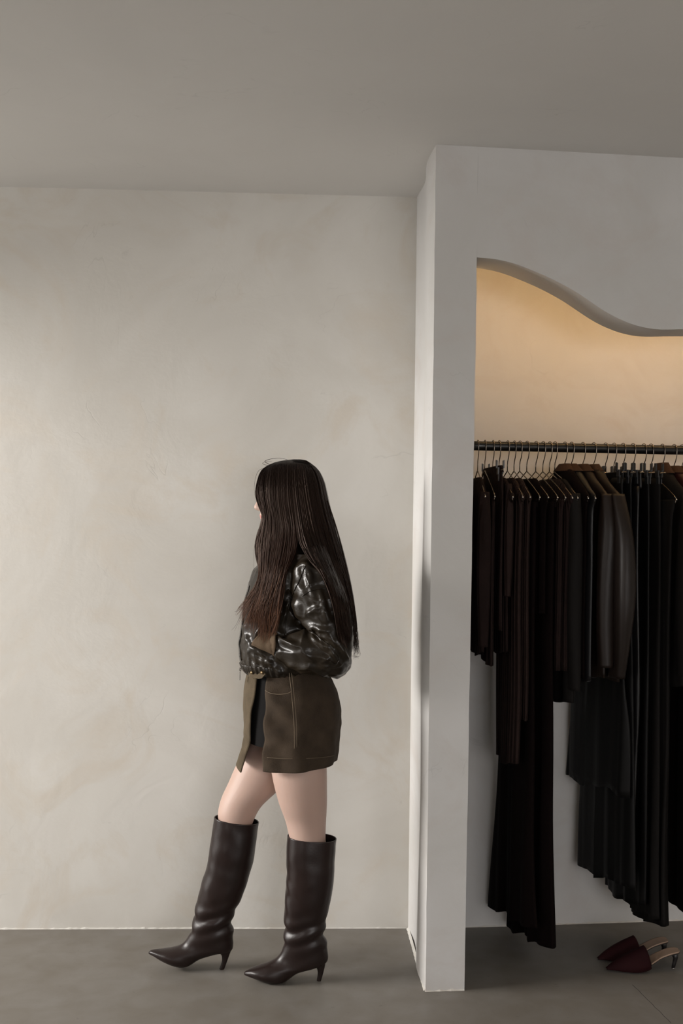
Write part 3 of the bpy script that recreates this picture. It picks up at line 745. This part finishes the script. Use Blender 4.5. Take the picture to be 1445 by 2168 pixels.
# ---------------------------------------------------------------- skirt
def skirt_ring(y, fx, bx_, w, a0, a1, n, d=DC, off=0):
    """arc of the skirt's oval from angle a0 to a1; 0 = front, positive = the near side"""
    F = P(fx, y, d); B = P(bx_, y, d); c = (F + B) / 2; ax = (F - B) / 2; ax = ax * (1 + off / ax.length); w += off; r = []
    for k in range(n + 1):
        a = math.radians(lerp(a0, a1, k / n)); r.append(c + ax * math.cos(a) + Vector((0, -w * math.sin(a), 0)))
    return r
SK = [(1405, 529, 676, .130), (1425, 525, 694, .143), (1445, 522, 705, .154), (1475, 519, 716, .164), (1510, 518, 721, .169), (1545, 518, 721, .171), (1580, 518, 718, .170), (1612, 518, 713, .168)]
def sk(t): return [spl([float(q[j]) for q in SK], t) for j in range(4)]
skirt = []
rings = []
NS = 60
for i in range(NS + 1):
    t = i / NS; y, fx, bx_, w = sk(t)
    a0 = 61 - 4 * t                                 # near-front edge of the side panel
    r = skirt_ring(y, fx, bx_, w, a0, 330, 110)
    rr = []
    for k, p in enumerate(r):
        s = k / 110
        nrm = Vector((p.x - P((fx + bx_) / 2, y, DC).x, p.y - DC, 0)).normalized()
        fold = .005 * t * math.sin(s * 38 + 2 * t) + .0035 * noise.noise(Vector((p.x * 26, p.y * 20, p.z * 34))) * (.3 + t) + .005 * noise.noise(Vector((p.x * 9, p.y * 9, p.z * 7)))
        # diagonal drag lines near the opening
        fold += .006 * math.exp(-(s / .12) ** 2) * math.sin((p.z * 60) + s * 40) * (1 - abs(2 * t - 1.1) * .6)
        rr.append(p + nrm * fold + Vector((0, 0, -.004 * math.sin(s * 9 + 1) * (t > .9) * (t - .9) * 10)))
    rings.append(rr)
sko = make('skirt', *rings_mesh(rings, False, False, False), DENIM, person)
md = sko.modifiers.new('s', 'SOLIDIFY'); md.thickness = .003; md.offset = 1
# front wrap panel with its diagonal edge and pointed tip
rings = []
for i in range(NS + 1):
    t = i / NS; y, fx, bx_, w = sk(t)
    fx2 = fx + (-12 * max(0, (t - .75)) / .25 if t > .75 else 0)
    a1 = 50 - 19 * t - (6 * (t > .9) * (t - .9) * 10)
    r = skirt_ring(y, fx2, bx_, w, -60, a1, 40, off=.006)
    rr = []
    for k, p in enumerate(r):
        s = k / 40
        tipdrop = -.022 * max(0, (s - .62) / .38) ** 1.5 * max(0, (t - .7) / .3) + .006 * (1 - s) * max(0, (t - .7) / .3)
        fold = .005 * math.sin(s * 11 + t * 5) * t + .007 * noise.noise(Vector((p.x * 20, p.y * 12, p.z * 16)))
        rr.append(p + Vector((-fold, 0, tipdrop)))
    rings.append(rr)
wp = make('wrap_panel', *rings_mesh(rings, False, False, False), DENIM2, person); tag(wp, 'paler olive front flap with pointed corner')
md = wp.modifiers.new('s', 'SOLIDIFY'); md.thickness = .004; md.offset = 1
# inner black shorts seen in the opening
mb = MB(); loft(mb, [(533, 1408, 680, 1408, .132), (530, 1450, 703, 1450, .152), (527, 1500, 712, 1500, .160), (526, 1540, 712, 1545, .164), (526, 1566, 708, 1572, .163)], DC, 48, cap0=False, cap1=False)
sh_ = mb.build('under_shorts', BLACKC, person, True); tag(sh_, 'black shorts showing in the skirt opening')
# belt tab, button, seams
def skin_pt(px, y, off=.004):
    t = min(max((y - 1405) / (1612 - 1405), 0), 1)
    # invert the spline rows roughly
    best = min(range(101), key=lambda k: abs(sk(k / 100)[0] - y)); yy, fx, bx_, w = sk(best / 100)
    F = P(fx, y, DC); B = P(bx_, y, DC); c = (F + B) / 2; a = (F - B).length / 2 + off; w += off
    x = 0; d = DC - w
    for _ in range(6):
        q = P(px, y, d); k = (q.x - c.x) / a; d = DC - w * math.sqrt(max(0, 1 - k * k))
    return P(px, y, d)
mb = MB(); tp = [skin_pt(x, y, .016) for x, y in ((528, 1417), (557, 1419), (563, 1427), (555, 1436), (549, 1437), (527, 1433))]
nn = Vector((-.6, -.8, 0)); mb.add(tp + [p - nn * -.004 for p in tp], [tuple(range(6)), tuple(range(6, 12))[::-1]] + [(i, (i + 1) % 6, 6 + (i + 1) % 6, 6 + i) for i in range(6)])
bt = mb.build('belt_tab', DENIM2, person)
for x in (554.5, 533):
    mb = MB(); c = skin_pt(x, 1424, .021); mb.tube([c, c + nn * .004], [.0055, .0042], 14); mb.build('button', BRASS, bt, True)
def seam(pts, r=.0011, off=.0062):
    mb = MB(); q = [skin_pt(spl([p[0] for p in pts], i / 30), spl([p[1] for p in pts], i / 30), off) for i in range(31)]; mb.tube(q, r, 6); return mb
seam([(612., 1425.), (617., 1470.), (622., 1530.), (623., 1575.), (623., 1612.)]).build('side_seam', THREAD, sko, True)
seam([(617., 1425.), (622., 1470.), (627., 1530.), (628., 1575.), (628., 1612.)], .0009).build('side_seam', THREAD, sko, True)
seam([(561., 1462.), (574., 1468.), (592., 1470.), (608., 1468.), (617., 1464.)], .0012).build('pocket_seam', THREAD, sko, True)
seam([(565., 1604.), (600., 1606.), (640., 1606.), (680., 1604.), (706., 1600.)], .0009).build('hem_stitch', THREAD, sko, True)

# ---------------------------------------------------------------- boots
def boot(secs, hsecs, d, label, fy0, fy1):
    root = empty('boot', P(secs[-1][0], secs[-1][1], d)); tag(root, None); attach_later = root
    root.parent = person; root.matrix_parent_inverse = Matrix.Identity(4); root.location = Vector(root.location) - Vector(person.location)
    W0 = P(secs[0][0], fy0, d).z; W1 = P(secs[0][0], fy1, d).z
    def wob(p, a, t, c):
        nrm = (p - c); L = nrm.length; 
        if L < 1e-4: return p
        nrm /= L; z = p.z; ank = .5 * (W0 + W1); half = abs(W0 - W1) / 2
        g = math.exp(-((z - ank) / (half * 1.5)) ** 2)
        k = g * (.0036 * math.sin(z * 120 + 2.2 * math.sin(a + 1) + .8 * math.sin(2 * a)) + .0045 * noise.noise(Vector((p.x * 12, p.y * 12, p.z * 34 + d * 9))))
        k += .005 * (1 - t) * noise.noise(p * 9) + .0025 * noise.noise(p * 22) * (1 - t)
        g2 = math.exp(-((z - ank - .14) / .10) ** 2) * max(0, math.cos(a - .6))
        k += g2 * .0055 * noise.noise(Vector((p.x * 14 + 3, p.y * 10, z * 24 + a)))
        return p + nrm * k * min(1, L / .03)
    v, f = rings_mesh(sec_rings(secs, d, 44, 10, 2.15, wob), False, True)
    o = make('boot_upper', v, f, BOOTM, root)
    md = o.modifiers.new('s', 'SOLIDIFY'); md.thickness = .003; md.offset = -1
    mb = MB(); loft(mb, hsecs, d, 16, 8); mb.build('stiletto_heel', BOOTM, root, True)
    return root
b1 = boot([(611, 1769, 709, 1776, .059), (609, 1800, 707, 1805, .060), (607, 1850, 704, 1852, .059), (605, 1900, 697, 1902, .054), (603, 1940, 690, 1942, .046), (602, 1962, 686, 1962, .042), (602, 1982, 685, 1978, .040), (601, 2000, 689, 1998, .038), (596, 2016, 691, 2017, .036), (585, 2030, 689, 2035, .034), (569, 2039, 668, 2046, .034), (552, 2045, 632, 2056, .037), (541, 2049, 604, 2074, .040), (533, 2052, 580, 2078, .035), (526, 2055, 552, 2072, .022), (520, 2058, 530, 2066, .010), (518, 2061, 520, 2063, .003)],
     [(660, 2028, 690, 2024, .024), (664, 2042, 689, 2036, .016), (670, 2050, 687, 2048, .0105), (672, 2060, 684, 2060, .0075), (670, 2076, 679, 2077, .006)], DN, '', 1950, 1992)
b2 = boot([(457, 1729, 546, 1741, .057), (451, 1765, 542, 1775, .058), (442, 1810, 534, 1822, .058), (432, 1860, 522, 1868, .054), (421, 1905, 506, 1910, .048), (413, 1932, 491, 1936, .042), (410, 1950, 488, 1952, .040), (407, 1966, 490, 1975, .038), (400, 1982, 491, 1998, .036), (390, 1995, 486, 2012, .034), (378, 2004, 458, 2017, .034), (362, 2009, 425, 2027, .037), (349, 2011, 396, 2043, .040), (340, 2012, 374, 2042, .035), (328, 2012.5, 348, 2033, .022), (319, 2014, 330, 2024, .010), (316, 2017, 319, 2019, .003)],
     [(462, 2006, 491, 2000, .024), (464, 2016, 489, 2012, .016), (469, 2024, 485, 2023, .0105), (469, 2036, 480, 2037, .0075), (464, 2051, 474, 2053, .006)], DF, '', 1925, 1972)

# ---------------------------------------------------------------- leather jacket
jk = MB()
loft(jk, [(576, 1138, 662, 1136, .072), (566, 1158, 675, 1156, .105), (552, 1180, 690, 1176, .155), (533, 1212, 698, 1212, .176), (524, 1250, 700, 1250, .168), (514, 1290, 698, 1290, .158), (508, 1330, 694, 1330, .152), (506, 1365, 690, 1365, .152), (508, 1390, 688, 1390, .153), (514, 1408, 684, 1408, .154), (518, 1418, 676, 1416, .146)], DC, 56, 5, ex=2.15)
def sleeve_rings(s, k=1.0):
    return [(628, 1170, 690, 1168, .060, DC + s * .115), (620, 1200, 704, 1195, .070, DC + s * .145), (616, 1245, 720, 1240, .076, DC + s * .170), (628, 1290, 733, 1280, .078, DC + s * .182), (648, 1322, 742, 1328, .080, DC + s * .186),
            (664, 1338, 748, 1382, .080, DC + s * .188), (668, 1336, 728, 1430, .078, DC + s * .187), (645, 1332, 678, 1432, .074, DC + s * .182), (620, 1338, 634, 1424, .064, DC + s * .174), (598, 1350, 602, 1408, .048, DC + s * .160), (580, 1352, 582, 1396, .040, DC + s * .150)]
for s in (-1, 1): loft(jk, sleeve_rings(s), DC, 36, 6, ex=2.1)
jo = remeshed('leather_jacket', jk, .0040, 8, LEATHER, person)
FOLDS = [([(606, 1284), (616, 1275), (626, 1282), (633, 1300), (638, 1318)], .0075, 5), ([(638, 1318), (655, 1326), (675, 1332), (694, 1336)], .0065, 5),
 ([(658, 1330), (661, 1344), (672, 1358), (690, 1372)], .0065, 4.5), ([(576, 1372), (578, 1358), (588, 1354), (604, 1360), (622, 1366)], .008, 6),
 ([(543, 1292), (530, 1305), (519, 1322), (516, 1338), (522, 1356)], .007, 5), ([(522, 1372), (540, 1392), (560, 1402), (580, 1404)], .006, 5), ([(520, 1352), (534, 1372), (552, 1384), (574, 1392)], .005, 5),
 ([(622, 1212), (632, 1198), (644, 1192), (652, 1200)], .006, 6), ([(650, 1204), (657, 1218), (657, 1236)], .006, 5), ([(676, 1250), (682, 1272), (688, 1296), (694, 1312)], .007, 5),
 ([(612, 1264), (606, 1290), (596, 1322)], .005, 4), ([(690, 1366), (706, 1386), (722, 1408)], .006, 5), ([(716, 1356), (728, 1376), (736, 1398)], .006, 5),
 ([(640, 1384), (664, 1392), (690, 1396), (712, 1406)], .004, 6), ([(600, 1410), (640, 1414), (690, 1418)], .004, 5), ([(560, 1320), (548, 1334), (536, 1352)], .005, 5), ([(650, 1300), (664, 1290), (680, 1286)], .004, 5)]
FP = []
for pts_, h_, w_ in FOLDS:
    q_ = [(spl([float(a) for a, b in pts_], i / 24), spl([float(b) for a, b in pts_], i / 24), math.sin(math.pi * (.08 + .84 * i / 24)) ** .6) for i in range(25)]
    FP.append((q_, h_, w_, min(a for a, b in pts_) - 25, max(a for a, b in pts_) + 25, min(b for a, b in pts_) - 25, max(b for a, b in pts_) + 25))
def to_px(p):
    x = p.x / p.y * FPX; y = (EYE - p.z) / p.y * FPX
    return CX + cr * x - sr * y, CY + sr * x + cr * y
def fold_h(p):
    u, v_ = to_px(p); r = 0
    for q_, h_, w_, x0, x1, y0, y1 in FP:
        if x0 < u < x1 and y0 < v_ < y1:
            d, k = min((math.hypot(u - a, v_ - b), c) for a, b, c in q_)
            r += k * h_ * (math.exp(-(d / w_) ** 2) - .45 * math.exp(-((d - 2.1 * w_) / (1.3 * w_)) ** 2))
    return r
me = jo.data
co = [v.co.copy() for v in me.vertices]; no = [v.normal.copy() for v in me.vertices]
def ridge(x): return max(0, 1 - abs(x)) ** 2.2
elb = P(742, 1385, DC - .19); E2 = P(655, 1330, DC - .2)
for i, v in enumerate(me.vertices):
    p = co[i]; w = Vector((noise.noise(p * 5), noise.noise(p * 5 + Vector((9, 0, 0))), noise.noise(p * 5 + Vector((0, 9, 0)))))
    q = p + w * .05
    # long folds running down and forward, finer crumples near elbow and hem
    d1 = ridge(noise.noise(Vector(((q.x * .75 + q.z * .65) * 12, q.y * 6, (q.z * .75 - q.x * .65) * 3.0))) * 3.2) 
    d2 = ridge(noise.noise(Vector((q.x * 15, q.y * 15, q.z * 21))) * 2.2)
    d3 = noise.noise(p * 7)
    hem = math.exp(-((p.z - P(600, 1405, DC).z) / .05) ** 2)
    hp = math.sin(math.atan2(p.y - DC, p.x - P(600, 1405, DC).x) * 34) * .0016 * hem
    dist = min((p - E2).length, 1); cr_ = math.exp(-(dist / .12) ** 2)
    slv = min(1, max(0, (abs(p.y - DC) - .10) / .06))
    fh = fold_h(p) if p.y < DC else fold_h(Vector((p.x, 2 * DC - p.y, p.z)))
    v.co = p + no[i] * ((.004 + .0045 * slv) * (d1 - .30) + .0030 * (d2 - .4) * (.7 + 1.2 * cr_) + .006 * d3 + hp + fh)
me.update()
sm_ = jo.modifiers.new('sm', 'SMOOTH'); sm_.iterations = 1; sm_.factor = .5
# hem band
mb = MB()
def hemw(p, a, t, c):
    n_ = (p - c).normalized(); return p + n_ * (.0022 * math.sin(a * 46) + .002 * noise.noise(p * 20))
loft(mb, [(508, 1402, 680, 1402, .150), (511, 1410, 680, 1410, .150), (516, 1418, 677, 1417, .146), (522, 1424, 672, 1422, .142)], DC, 220, 3, 2.15, hemw)
mb.build('hem_band', LEATHER, jo, True)
# front zip: tape with teeth along the centre front, and the pull
JB0 = BVHTree.FromPolygons([v.co for v in me.vertices], [tuple(p.vertices) for p in me.polygons]); zc = []
for i in range(71):                                # the open front edge as it turns away
    y = lerp(1240, 1398, i / 70); x = 470
    while x < 600:
        q = (P(x, y, 1.0) - Vector((0, 0, EYE))).normalized(); h = JB0.ray_cast(Vector((0, 0, EYE)), q)
        if h[0]: break
        x += 1
    q = (P(x + 2.5, y, 1.0) - Vector((0, 0, EYE))).normalized(); h = JB0.ray_cast(Vector((0, 0, EYE)), q); zc.append(h[0] + h[1] * .001)
for _ in range(8): zc = [zc[0]] + [(zc[i - 1] + zc[i] + zc[i + 1]) / 3 for i in range(1, 70)] + [zc[-1]]
mb = MB(); mb.tube(zc, .0028, 8); zt = mb.build('zipper', BLACKC, jo, True)
mb = MB()
for i, q in enumerate(zc): 
    if i % 1 == 0: mb.obox(q + Vector((-.002, 0, 0)), Vector((1, 0, 0)), Vector((0, 1, 0)), UZ, .0022, .003, .0012)
mb.build('zip_teeth', STEEL, zt)
mb = MB(); q = P(508, 1417, zc[-1].y); mb.ball(q, .0045, 8, (1, .8, 1.2)); mb.tube([q, q - UZ * .008], .002, 6); mb.obox(q - UZ * .021, Vector((1, 0, 0)), Vector((0, 1, 0)), UZ, .0016, .004, .014)
mb.build('zip_pull', STEEL, zt)

# surface sampling on the jacket's near side
def bvh_of(ob):
    me_ = ob.data; return BVHTree.FromPolygons([v.co for v in me_.vertices], [tuple(p.vertices) for p in me_.polygons])
JB = bvh_of(jo); EO = Vector((0, 0, EYE))
def front_hit(px, py, off=.004, dflt=DC - .15):
    q = (P(px, py, 1.0) - EO).normalized(); h = JB.ray_cast(EO, q)
    if h[0] is None: return None
    return h[0] + h[1] * off if h[1].dot(q) < 0 else h[0] - h[1] * off
def side_depth(x, z, s):         # outermost jacket surface seen along y from side s
    h = JB.ray_cast(Vector((x, DC + s * 1.0, z)), Vector((0, -s, 0)))
    return None if h[0] is None else abs(h[0].y - DC)
# patch pocket of brown suede peeking between jacket front and sleeve
def patch(name, outline, m, parent, off, thick=.003, res=14):
    v = []; f = []; L, R = outline
    for i in range(res + 1):
        a = spl([Vector((*q, 0)) for q in L], i / res); b = spl([Vector((*q, 0)) for q in R], i / res)
        for j in range(res + 1):
            q = a.lerp(b, j / res); h = front_hit(q.x, q.y, off); v.append(h if h else P(q.x, q.y, DC - .16))
    for i in range(res):
        for j in range(res): a = i * (res + 1) + j; f.append((a, a + 1, a + res + 2, a + res + 1))
    o = make(name, v, f, m, parent); md = o.modifiers.new('s', 'SOLIDIFY'); md.thickness = thick; return o
pk = patch('pocket', ([(552, 1336), (540, 1352), (533, 1368)], [(586, 1340), (584, 1362), (583, 1389)]), SUEDE, jo, .004)
tag(pk, 'brown suede pocket beside the cuff')
# raised seams on shoulder and sleeve
for nm, pts in (('shoulder_seam', [(646, 1198), (635, 1225), (618, 1262), (607, 1300), (602, 1345)]), ('yoke_seam', [(640, 1262), (655, 1252), (672, 1247), (690, 1246)]), ('sleeve_seam', [(658, 1332), (678, 1352), (700, 1370), (716, 1392), (712, 1406), (698, 1400)])):
    q = []
    for i in range(41):
        h = front_hit(spl([float(a) for a, b in pts], i / 40), spl([float(b) for a, b in pts], i / 40), .0015)
        if h: q.append(h)
    if len(q) > 4: mb = MB(); mb.tube(q, .0016, 6); mb.build(nm, LEATHER, jo, True)

# ---------------------------------------------------------------- hair
G = [  # per guide: (photo x, photo y, sideways offset from the head's centre plane)
 [(566, 986, .004), (553, 998, .040), (544, 1026, .066), (542, 1050, .078), (549, 1072, .082), (557, 1092, .082), (551, 1122, .080), (541, 1150, .082), (541, 1180, .085), (548, 1210, .095), (546, 1238, .11), (530, 1268, .09), (508, 1296, .06)],
 [(572, 983, .003), (562, 997, .048), (556, 1024, .076), (557, 1050, .086), (562, 1080, .092), (564, 1105, .095), (558, 1135, .098), (555, 1165, .105), (556, 1195, .12), (556, 1230, .13), (546, 1265, .13), (531, 1300, .12), (521, 1330, .10)],
 [(582, 979, .002), (576, 989, .050), (572, 1022, .083), (572, 1055, .093), (577, 1088, .098), (578, 1120, .105), (574, 1150, .115), (571, 1180, .13), (570, 1212, .15), (564, 1248, .15), (554, 1282, .15), (543, 1315, .14), (536, 1345, .13)],
 [(595, 976, .002), (592, 986, .052), (590, 1022, .086), (590, 1055, .097), (594, 1088, .102), (597, 1120, .112), (594, 1152, .13), (590, 1185, .15), (584, 1220, .165), (575, 1255, .17), (566, 1290, .165), (558, 1325, .16), (553, 1365, .15)],
 [(608, 974, .002), (608, 985, .053), (608, 1022, .088), (609, 1055, .098), (613, 1090, .104), (617, 1122, .118), (617, 1155, .14), (612, 1190, .165), (604, 1225, .18), (597, 1258, .185), (590, 1290, .185), (583, 1320, .18), (578, 1348, .17)],
 [(622, 973, .002), (626, 985, .053), (628, 1022, .087), (631, 1055, .097), (636, 1090, .104), (641, 1122, .12), (650, 1155, .145), (666, 1190, .17), (685, 1225, .185), (699, 1262, .195), (708, 1300, .205), (713, 1335, .205), (718, 1360, .20)],
 [(634, 973, .002), (644, 987, .050), (650, 1020, .080), (655, 1052, .090), (662, 1088, .096), (670, 1122, .108), (680, 1158, .125), (694, 1195, .145), (708, 1232, .16), (719, 1270, .17), (727, 1308, .18), (732, 1345, .18), (736, 1378, .17)],
 [(643, 974, .001), (660, 992, .040), (671, 1020, .062), (677, 1052, .070), (685, 1088, .076), (695, 1122, .084), (705, 1158, .095), (716, 1195, .105), (728, 1232, .11), (737, 1270, .115), (744, 1308, .12), (747, 1345, .12), (752, 1382, .11)],
 [(648, 975, .000), (668, 992, .000), (682, 1018, .000), (690, 1050, .000), (698, 1088, .000), (707, 1122, .000), (717, 1158, .000), (727, 1195, .000), (737, 1232, .000), (744, 1270, .000), (749, 1308, .000), (752, 1345, .000), (756, 1385, .000)],
]
NG = len(G) - 1; NK = len(G[0])
def hair_pt(s, t, side, lift=0.0):
    """s 0 = face edge, 8 = centre back; t 0 root, 1 tip"""
    i = min(int(s), NG - 1); f = s - i
    if i == 4:                                    # hair parts over the shoulder
        k = min(1, max(0, (t - .47) / .16)); f = lerp(f, 0.0 if f < .5 else 1.0, k)
    a = [spl([g[j] for g in G[i]], t) for j in range(3)]; b = [spl([g[j] for g in G[i + 1]], t) for j in range(3)]
    px, py, dz = [lerp(a[j], b[j], f) for j in range(3)]
    q = P(px, py, DC); dz = max(0, dz) + lift * (.4 if s > 7 else 1)
    if t > .4:
        h = side_depth(q.x, q.z, side)
        if h is not None:
            k = min(1, (t - .4) / .12)
            if s < 5: dz = lerp(dz, max(dz, h + .006 + lift), k)
            elif s < 7.3: dz = lerp(dz, max(dz, h + .005 + lift), k)
    x = q.x
    if s > 7: x += lift
    if s < 1: x -= lift * .5
    # keep the photo outline on the near side: nearer hair is spread less
    x2 = x * (DC - dz) / DC if side < 0 else x * (DC - dz) / DC
    return Vector((x2, DC + side * dz, EYE + (q.z - EYE) * (DC - dz) / DC))
# under-layer: closed sheets following the guides, so no wall shows through
def sheet(side, s0, s1, t1, lift):
    ns, nt_ = 40, 60; v = []; f = []
    for i in range(ns + 1):
        for j in range(nt_ + 1): v.append(hair_pt(lerp(s0, s1, i / ns), t1 * j / nt_, side, lift))
    for i in range(ns):
        for j in range(nt_): a = i * (nt_ + 1) + j; f.append((a, a + 1, a + nt_ + 2, a + nt_ + 1))
    return v, f
hb = MB(); tips = []
for side in (-1, 1):
    for (s0, s1, t1) in ((.25, 4.49, .66), (4.51, 8, .95)):
        n0 = len(hb.v); hb.add(*sheet(side, s0, s1, t1, -.006)); ns, nt_ = 40, 60
        for i in range(ns + 1):
            for j in range(nt_ + 1): tips.append(max(0, (t1 * j / nt_ - .35)) * (1.1 if s1 < 5 else .35))
# locks
rnd = random.Random(5)
def lock(s, side, t1, width, lift, wave, ph, shade, flare=0.0):
    n = 26; pts = []
    for i in range(n + 1):
        t = t1 * i / n; g = max(0, t - .3)
        ss = s + wave * g * math.sin(t * 11 + ph) + flare * g * g
        ss = min(ss, 4.49) if s < 4.5 else max(ss, 4.51)
        p = hair_pt(min(max(ss, 0), 8), t, side, lift * min(1, t * 8 + .15) + .006 * g * math.sin(t * 17 + ph * 2))
        if s < 4.5: p.x += (.018 * g * math.sin(t * 10 + ph * .3 + s) - .035 * g * g * max(0, flare + .3))
        pts.append(p)
    for i, p in enumerate(pts):
        tn = (pts[min(i + 1, n)] - pts[max(i - 1, 0)]).normalized()
        out = Vector((p.x - P(615, 1000, DC).x, p.y - DC, 0)); out = out - tn * out.dot(tn); out.normalize(); sd = tn.cross(out)
        e = i / n; w = width * (min(1, e * 6 + .3)) * (1 - max(0, (e - .6) / .4) ** 1.6 * .9)
        base = len(hb.v)
        hb.v += [p - sd * w, p + out * w * .45, p + sd * w]; 
        tp = min(1, max(0, (t1 * e - .3) * (1.2 if s < 4.5 else .3) + shade)); tips.extend([tp] * 3)
        if i:
            a = base - 3; hb.f += [(a, a + 1, base + 1, base), (a + 1, a + 2, base + 2, base + 1), (a + 2, a, base, base + 2)]
for side in (-1, 1):
    N = 2600 if side < 0 else 1300
    for k in range(N):
        s = rnd.random() * 8; t1 = min(1.0, rnd.triangular(.62, 1.06, .95)) if s < 4.5 else rnd.uniform(.86, 1.0)
        fl = rnd.gauss(0, .25)
        if 4 < s < 5: fl = 0
        lock(s, side, t1, (rnd.uniform(.0008, .0022) if s < 4.5 else rnd.uniform(.0010, .0030)), rnd.uniform(-.003, .0065), rnd.uniform(.1, .7) if s < 4.5 else rnd.uniform(.02, .14), rnd.random() * 6.28, rnd.gauss(0, .10), fl * 1.5 - .2 if s < 4 else fl * .3)
ho = hb.build('hair', HAIR, person, True)
at = ho.data.attributes.new('tip', 'FLOAT', 'POINT')
at.data.foreach_set('value', tips)
# loose single strands
mb = MB(); 
def stray(pts, d0, r=.0005):
    q = [P(spl([float(a) for a, b in pts], i / 24), spl([float(b) for a, b in pts], i / 24), d0) for i in range(25)]
    mb.tube(q, [r * (1 - .6 * i / 24) for i in range(25)], 4)
for k in range(16):
    dx = rnd.uniform(0, 14); stray([(690 + dx * .3, 1060), (706 + dx * .6, 1120), (724 + dx * .7, 1190), (740 + dx * .6, 1260), (750 + dx * .4, 1320), (752 + dx * .6, 1360), (758 + dx * .5 - 6 * (k % 3), 1392 + rnd.uniform(-8, 6))], DC - rnd.uniform(0, .09), .0007)
stray([(570, 983), (560, 977), (572, 972), (590, 970), (608, 973)], DC, .0012); stray([(568, 986), (556, 982), (560, 978), (575, 977)], DC - .01, .001)
stray([(562, 990), (548, 996), (541, 1010), (538, 1030), (539, 1050)], DC - .03, .0008)
stray([(556, 1105), (545, 1125), (538, 1160), (537, 1200), (534, 1250)], DC - .06, .0006)
stray([(548, 1240), (530, 1275), (505, 1292), (496, 1295)], DC - .03, .0008); stray([(540, 1260), (515, 1290), (500, 1322), (490, 1334)], DC - .05, .0007); stray([(538, 1262), (520, 1292), (505, 1318), (496, 1336)], DC - .05, .0006)
for k in range(5): stray([(742 + k, 1340), (754 + k, 1360), (752 - k, 1380), (746 + 2 * k, 1390), (758 + k, 1392 - k)], DC - .02 * k, .0006)
st = mb.build('stray_hair', HAIR, ho, True)
